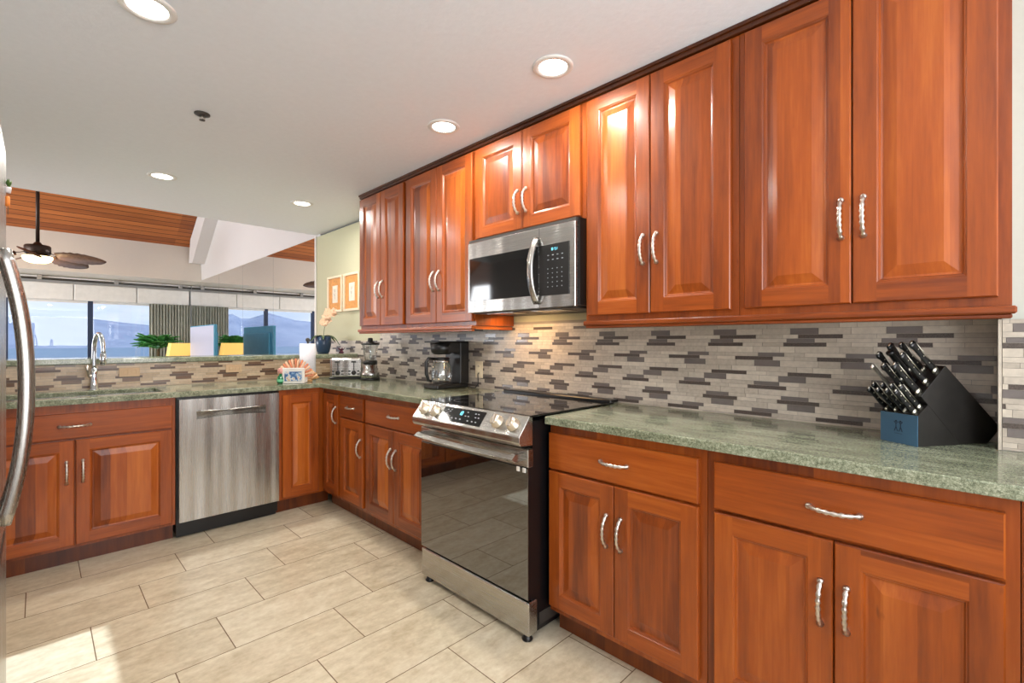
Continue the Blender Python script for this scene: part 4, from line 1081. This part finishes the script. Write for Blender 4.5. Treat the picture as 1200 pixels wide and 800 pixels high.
def fanobj():
    fx, fy, fz = 0.0, 8.8, 2.31
    t = thing('ceiling_fan', (fx, fy, 3.69), 'dark ceiling fan with leaf blades and lit amber bowl hanging in the living room', 'ceiling fan')
    BR = plain('dark_bronze', (52, 38, 30), .4, .6); BL = plain('carved_leaf_wood', (92, 66, 50), .5, var=.3, vs=30)
    b = B(); b.tube([(fx, fy, 3.68), (fx, fy, fz + .2)], .02, BR, 12); b.build('downrod', t)
    b = B(); b.lathe([(0, .0), (.06, .0), (.07, -.06), (0, -.09)], (fx, fy, 3.70), BR, 20); b.build('canopy', t)
    b = B(); b.lathe([(.0, .23), (.03, .22), (.05, .19), (.12, .18), (.13, .165), (.13, .08), (.11, .06), (.1, .03), (0, .03)], (fx, fy, fz), BR, 28); b.build('motor', t)
    b = B(); b.lathe([(.145, .035), (.15, .015), (.13, -.025), (.09, -.045), (0, -.052)], (fx, fy, fz), GLOBE, 28); b.lathe([(0, .036), (.145, .036)], (fx, fy, fz), BR, 28); b.build('light_bowl', t)
    for k in range(5):
        a = math.radians(-45 + 72 * k + 18); d = Vector((math.cos(a), math.sin(a), 0)); s_ = Vector((-d.y, d.x, 0))
        b = B(); n = 14; top = []; c0 = Vector((fx, fy, fz + .055)); vs = []
        for i in range(n + 1):
            u = i / n; r = .2 + u * .54; w = .10 * math.sin(PI * (u * .86 + .12)) ** .6 * (1 + .07 * math.sin(u * 40))
            if i == n: w = .01
            p = c0 + d * r - Vector((0, 0, .05 * u))
            vs.append([p + s_ * w + Vector((0, 0, -.045)) * (w / .085), p + Vector((0, 0, .004)), p - s_ * w + Vector((0, 0, .045)) * (w / .085)])
        fs = []
        rows = [[b.bm.verts.new(q) for q in v] for v in vs]
        for r0, r1 in zip(rows, rows[1:]): fs += [b.bm.faces.new([r0[0], r0[1], r1[1], r1[0]]), b.bm.faces.new([r0[1], r0[2], r1[2], r1[1]])]
        b.tag(fs, BL, True); bl = b.build('blade', t, recalc=False); md = bl.modifiers.new('thick', 'SOLIDIFY'); md.thickness = .012
        b = B(); b.tube([c0 + d * .12 + Vector((0, 0, .03)), c0 + d * .17 + Vector((0, 0, .01)), c0 + d * .27], [.012, .012, .02], BR, 8, flat=.4); b.build('blade_arm', bl)
    light('fan_bulb', 'POINT', (fx, fy, fz - .12), (0, 0, 0), 14, (1, .72, .42), shadow_soft_size=.1)
fanobj()

# television with its back to the mirror
TVB = plain('blue_grey_tv_casing', (76, 150, 182), .6); TVS = plain('lit_white_screen', (150, 148, 160), .3, em=(214, 210, 224), ems=.4, var=0)
WALN = plain('walnut_veneer', (96, 62, 40), .45, var=.25, vs=10)
t = thing('television', (1.7, 8.06, .62), 'large television with pale screen, its blue back shown in the mirrors', 'television')
b = B(); b.box(1.682, 1.722, 7.36, 8.76, .70, 1.462, TVB, .006); b.box(1.722, 1.752, 7.44, 8.68, .72, 1.36, TVB, .012); b.build('casing', t)
b = B(); b.box(1.679, 1.683, 7.375, 8.745, .715, 1.447, TVS); lab(b.build('screen', t), 'pale lilac-white screen')
b = B(); b.box(1.62, 1.80, 7.70, 8.42, .601, .612, TVB, .004); b.box(1.695, 1.725, 7.98, 8.14, .61, .71, TVB); b.build('stand', t)
t = thing('media_console', (1.72, 8.06, 0), 'low walnut console under the television by the mirrored wall', 'console')
b = B(); b.box(1.45, 2.03, 7.2, 8.9, .12, .60, WALN, .006); b.build('body', t)
for k in range(3):
    b = B(); b.box(1.435, 1.449, 7.22 + k * .555, 7.76 + k * .555, .15, .57, WALN, .004); dd = b.build('door', t)
    b = B(); b.box(1.42, 1.434, 7.48 + k * .555, 7.50 + k * .555, .3, .42, NICKEL, .002); b.build('handle', dd)
for x in (1.5, 1.98):
    for y in (7.27, 8.83): b = B(); b.tube([(x, y, .001), (x, y, .125)], [.015, .022], WALN, 10); b.build('leg', t)
# table lamp
YSH = plain('warm_lit_shade', (250, 214, 130), .7, em=(252, 200, 92), ems=.55, var=0)
t = thing('side_table', (1.70, 9.32, 0), 'small round walnut side table under the yellow lamp', 'table')
b = B(); b.lathe([(0, .56), (.27, .56), (.28, .57), (.27, .585), (0, .585)], (1.7, 9.32, 0), WALN, 32); b.build('top', t)
for k in range(3):
    a = k * 2.094; b = B(); b.tube([(1.7 + .2 * math.cos(a), 9.32 + .2 * math.sin(a), .001), (1.7 + .1 * math.cos(a), 9.32 + .1 * math.sin(a), .562)], [.014, .02], WALN, 10); b.build('leg', t)
t = thing('table_lamp', (1.70, 9.32, .586), 'table lamp with glowing yellow tapered shade beside the palm', 'lamp')
b = B(); b.lathe([(0, .001), (.08, .001), (.08, .015), (.03, .03), (.06, .12), (.07, .2), (.03, .3), (.012, .33), (.012, .38), (0, .38)], (1.70, 9.32, .586), WHITEPL, 24); b.build('base', t)
b = B(); za, zb = .90, 1.20; pa, pb = .235, .19
for s0, s1 in (((-1, -1), (1, -1)), ((1, -1), (1, 1)), ((1, 1), (-1, 1)), ((-1, 1), (-1, -1))):
    q = [(1.7 + s0[0] * pa, 9.32 + s0[1] * pa * .6, za), (1.7 + s1[0] * pa, 9.32 + s1[1] * pa * .6, za), (1.7 + s1[0] * pb, 9.32 + s1[1] * pb * .6, zb), (1.7 + s0[0] * pb, 9.32 + s0[1] * pb * .6, zb)]
    b.quad(q, YSH)
o = b.build('lamp_shade', t, recalc=False); md = o.modifiers.new('thick', 'SOLIDIFY'); md.thickness = .004
# palm
PALM = plain('palm_green', (84, 160, 84), .5, var=.3, vs=8)
def palm(x, y, zb, htrunk, n, L, label, pot=True, w=.055, name='potted_palm'):
    t = thing(name, (x, y, zb), label, 'plant')
    if pot:
        b = B(); b.lathe([(0, .001), (.13, .001), (.17, .3), (.18, .34), (.16, .34), (.15, .31), (0, .3)], (x, y, zb), POTW, 24); b.build('pot', t)
    b = B()
    b.tube([(x, y, zb + (.3 if pot else 0)), (x + .02, y, zb + htrunk)], [.03, .022], plain('palm_trunk', (104, 86, 60), .8) if 'palm_trunk' not in MATS else MATS['palm_trunk'], 8); b.build('trunk', t)
    rng = random.Random(3)
    for k in range(n):
        a = k * 2.4 + rng.uniform(-.2, .2); el = rng.uniform(.5, 1.4) if pot else rng.uniform(.15, 1.15); d = Vector((math.cos(a), math.sin(a), 0))
        Lk = L * rng.uniform(.75, 1); pts = []
        for i in range(12):
            u = i / 11; pts.append(Vector((x, y, zb + htrunk)) + d * (Lk * u * math.cos(el * .8)) + Vector((0, 0, Lk * (u * math.sin(el) * 1.1 - (.5 if pot else .65) * u * u))))
        b = B(); b.tube(pts, [w * .05] * 12, PALM, 5)
        fs = []
        for i in range(1, 12):
            p = pts[i]; tg = (pts[i] - pts[i - 1]).normalized(); sd = tg.cross(Vector((0, 0, 1))).normalized(); ll = L * .3 * math.sin(PI * (i / 11) * .85 + .3)
            for half in (0, .5):
                pp = p - tg * (Lk / 11 * half)
                for s_ in (-1, 1):
                    e = pp + sd * s_ * ll * .75 + tg * ll * .6 - Vector((0, 0, ll * .3))
                    m_ = (pp + e) / 2 + Vector((0, 0, .01)); q = tg * w * .35
                    vs = [b.bm.verts.new(v) for v in (pp, m_ + q, e, m_ - q)]; fs.append(b.bm.faces.new(vs))
        b.tag(fs, PALM); b.build('frond', t, recalc=False)
palm(1.46, 10.15, 0, 1.10, 46, .48, 'bushy green palm in a pot beside the curtain')
palm(3.6, 46, -9, 8.3, 14, 1.7, 'palm crown outside beyond the sea windows', pot=False, w=.2, name='palm_tree')
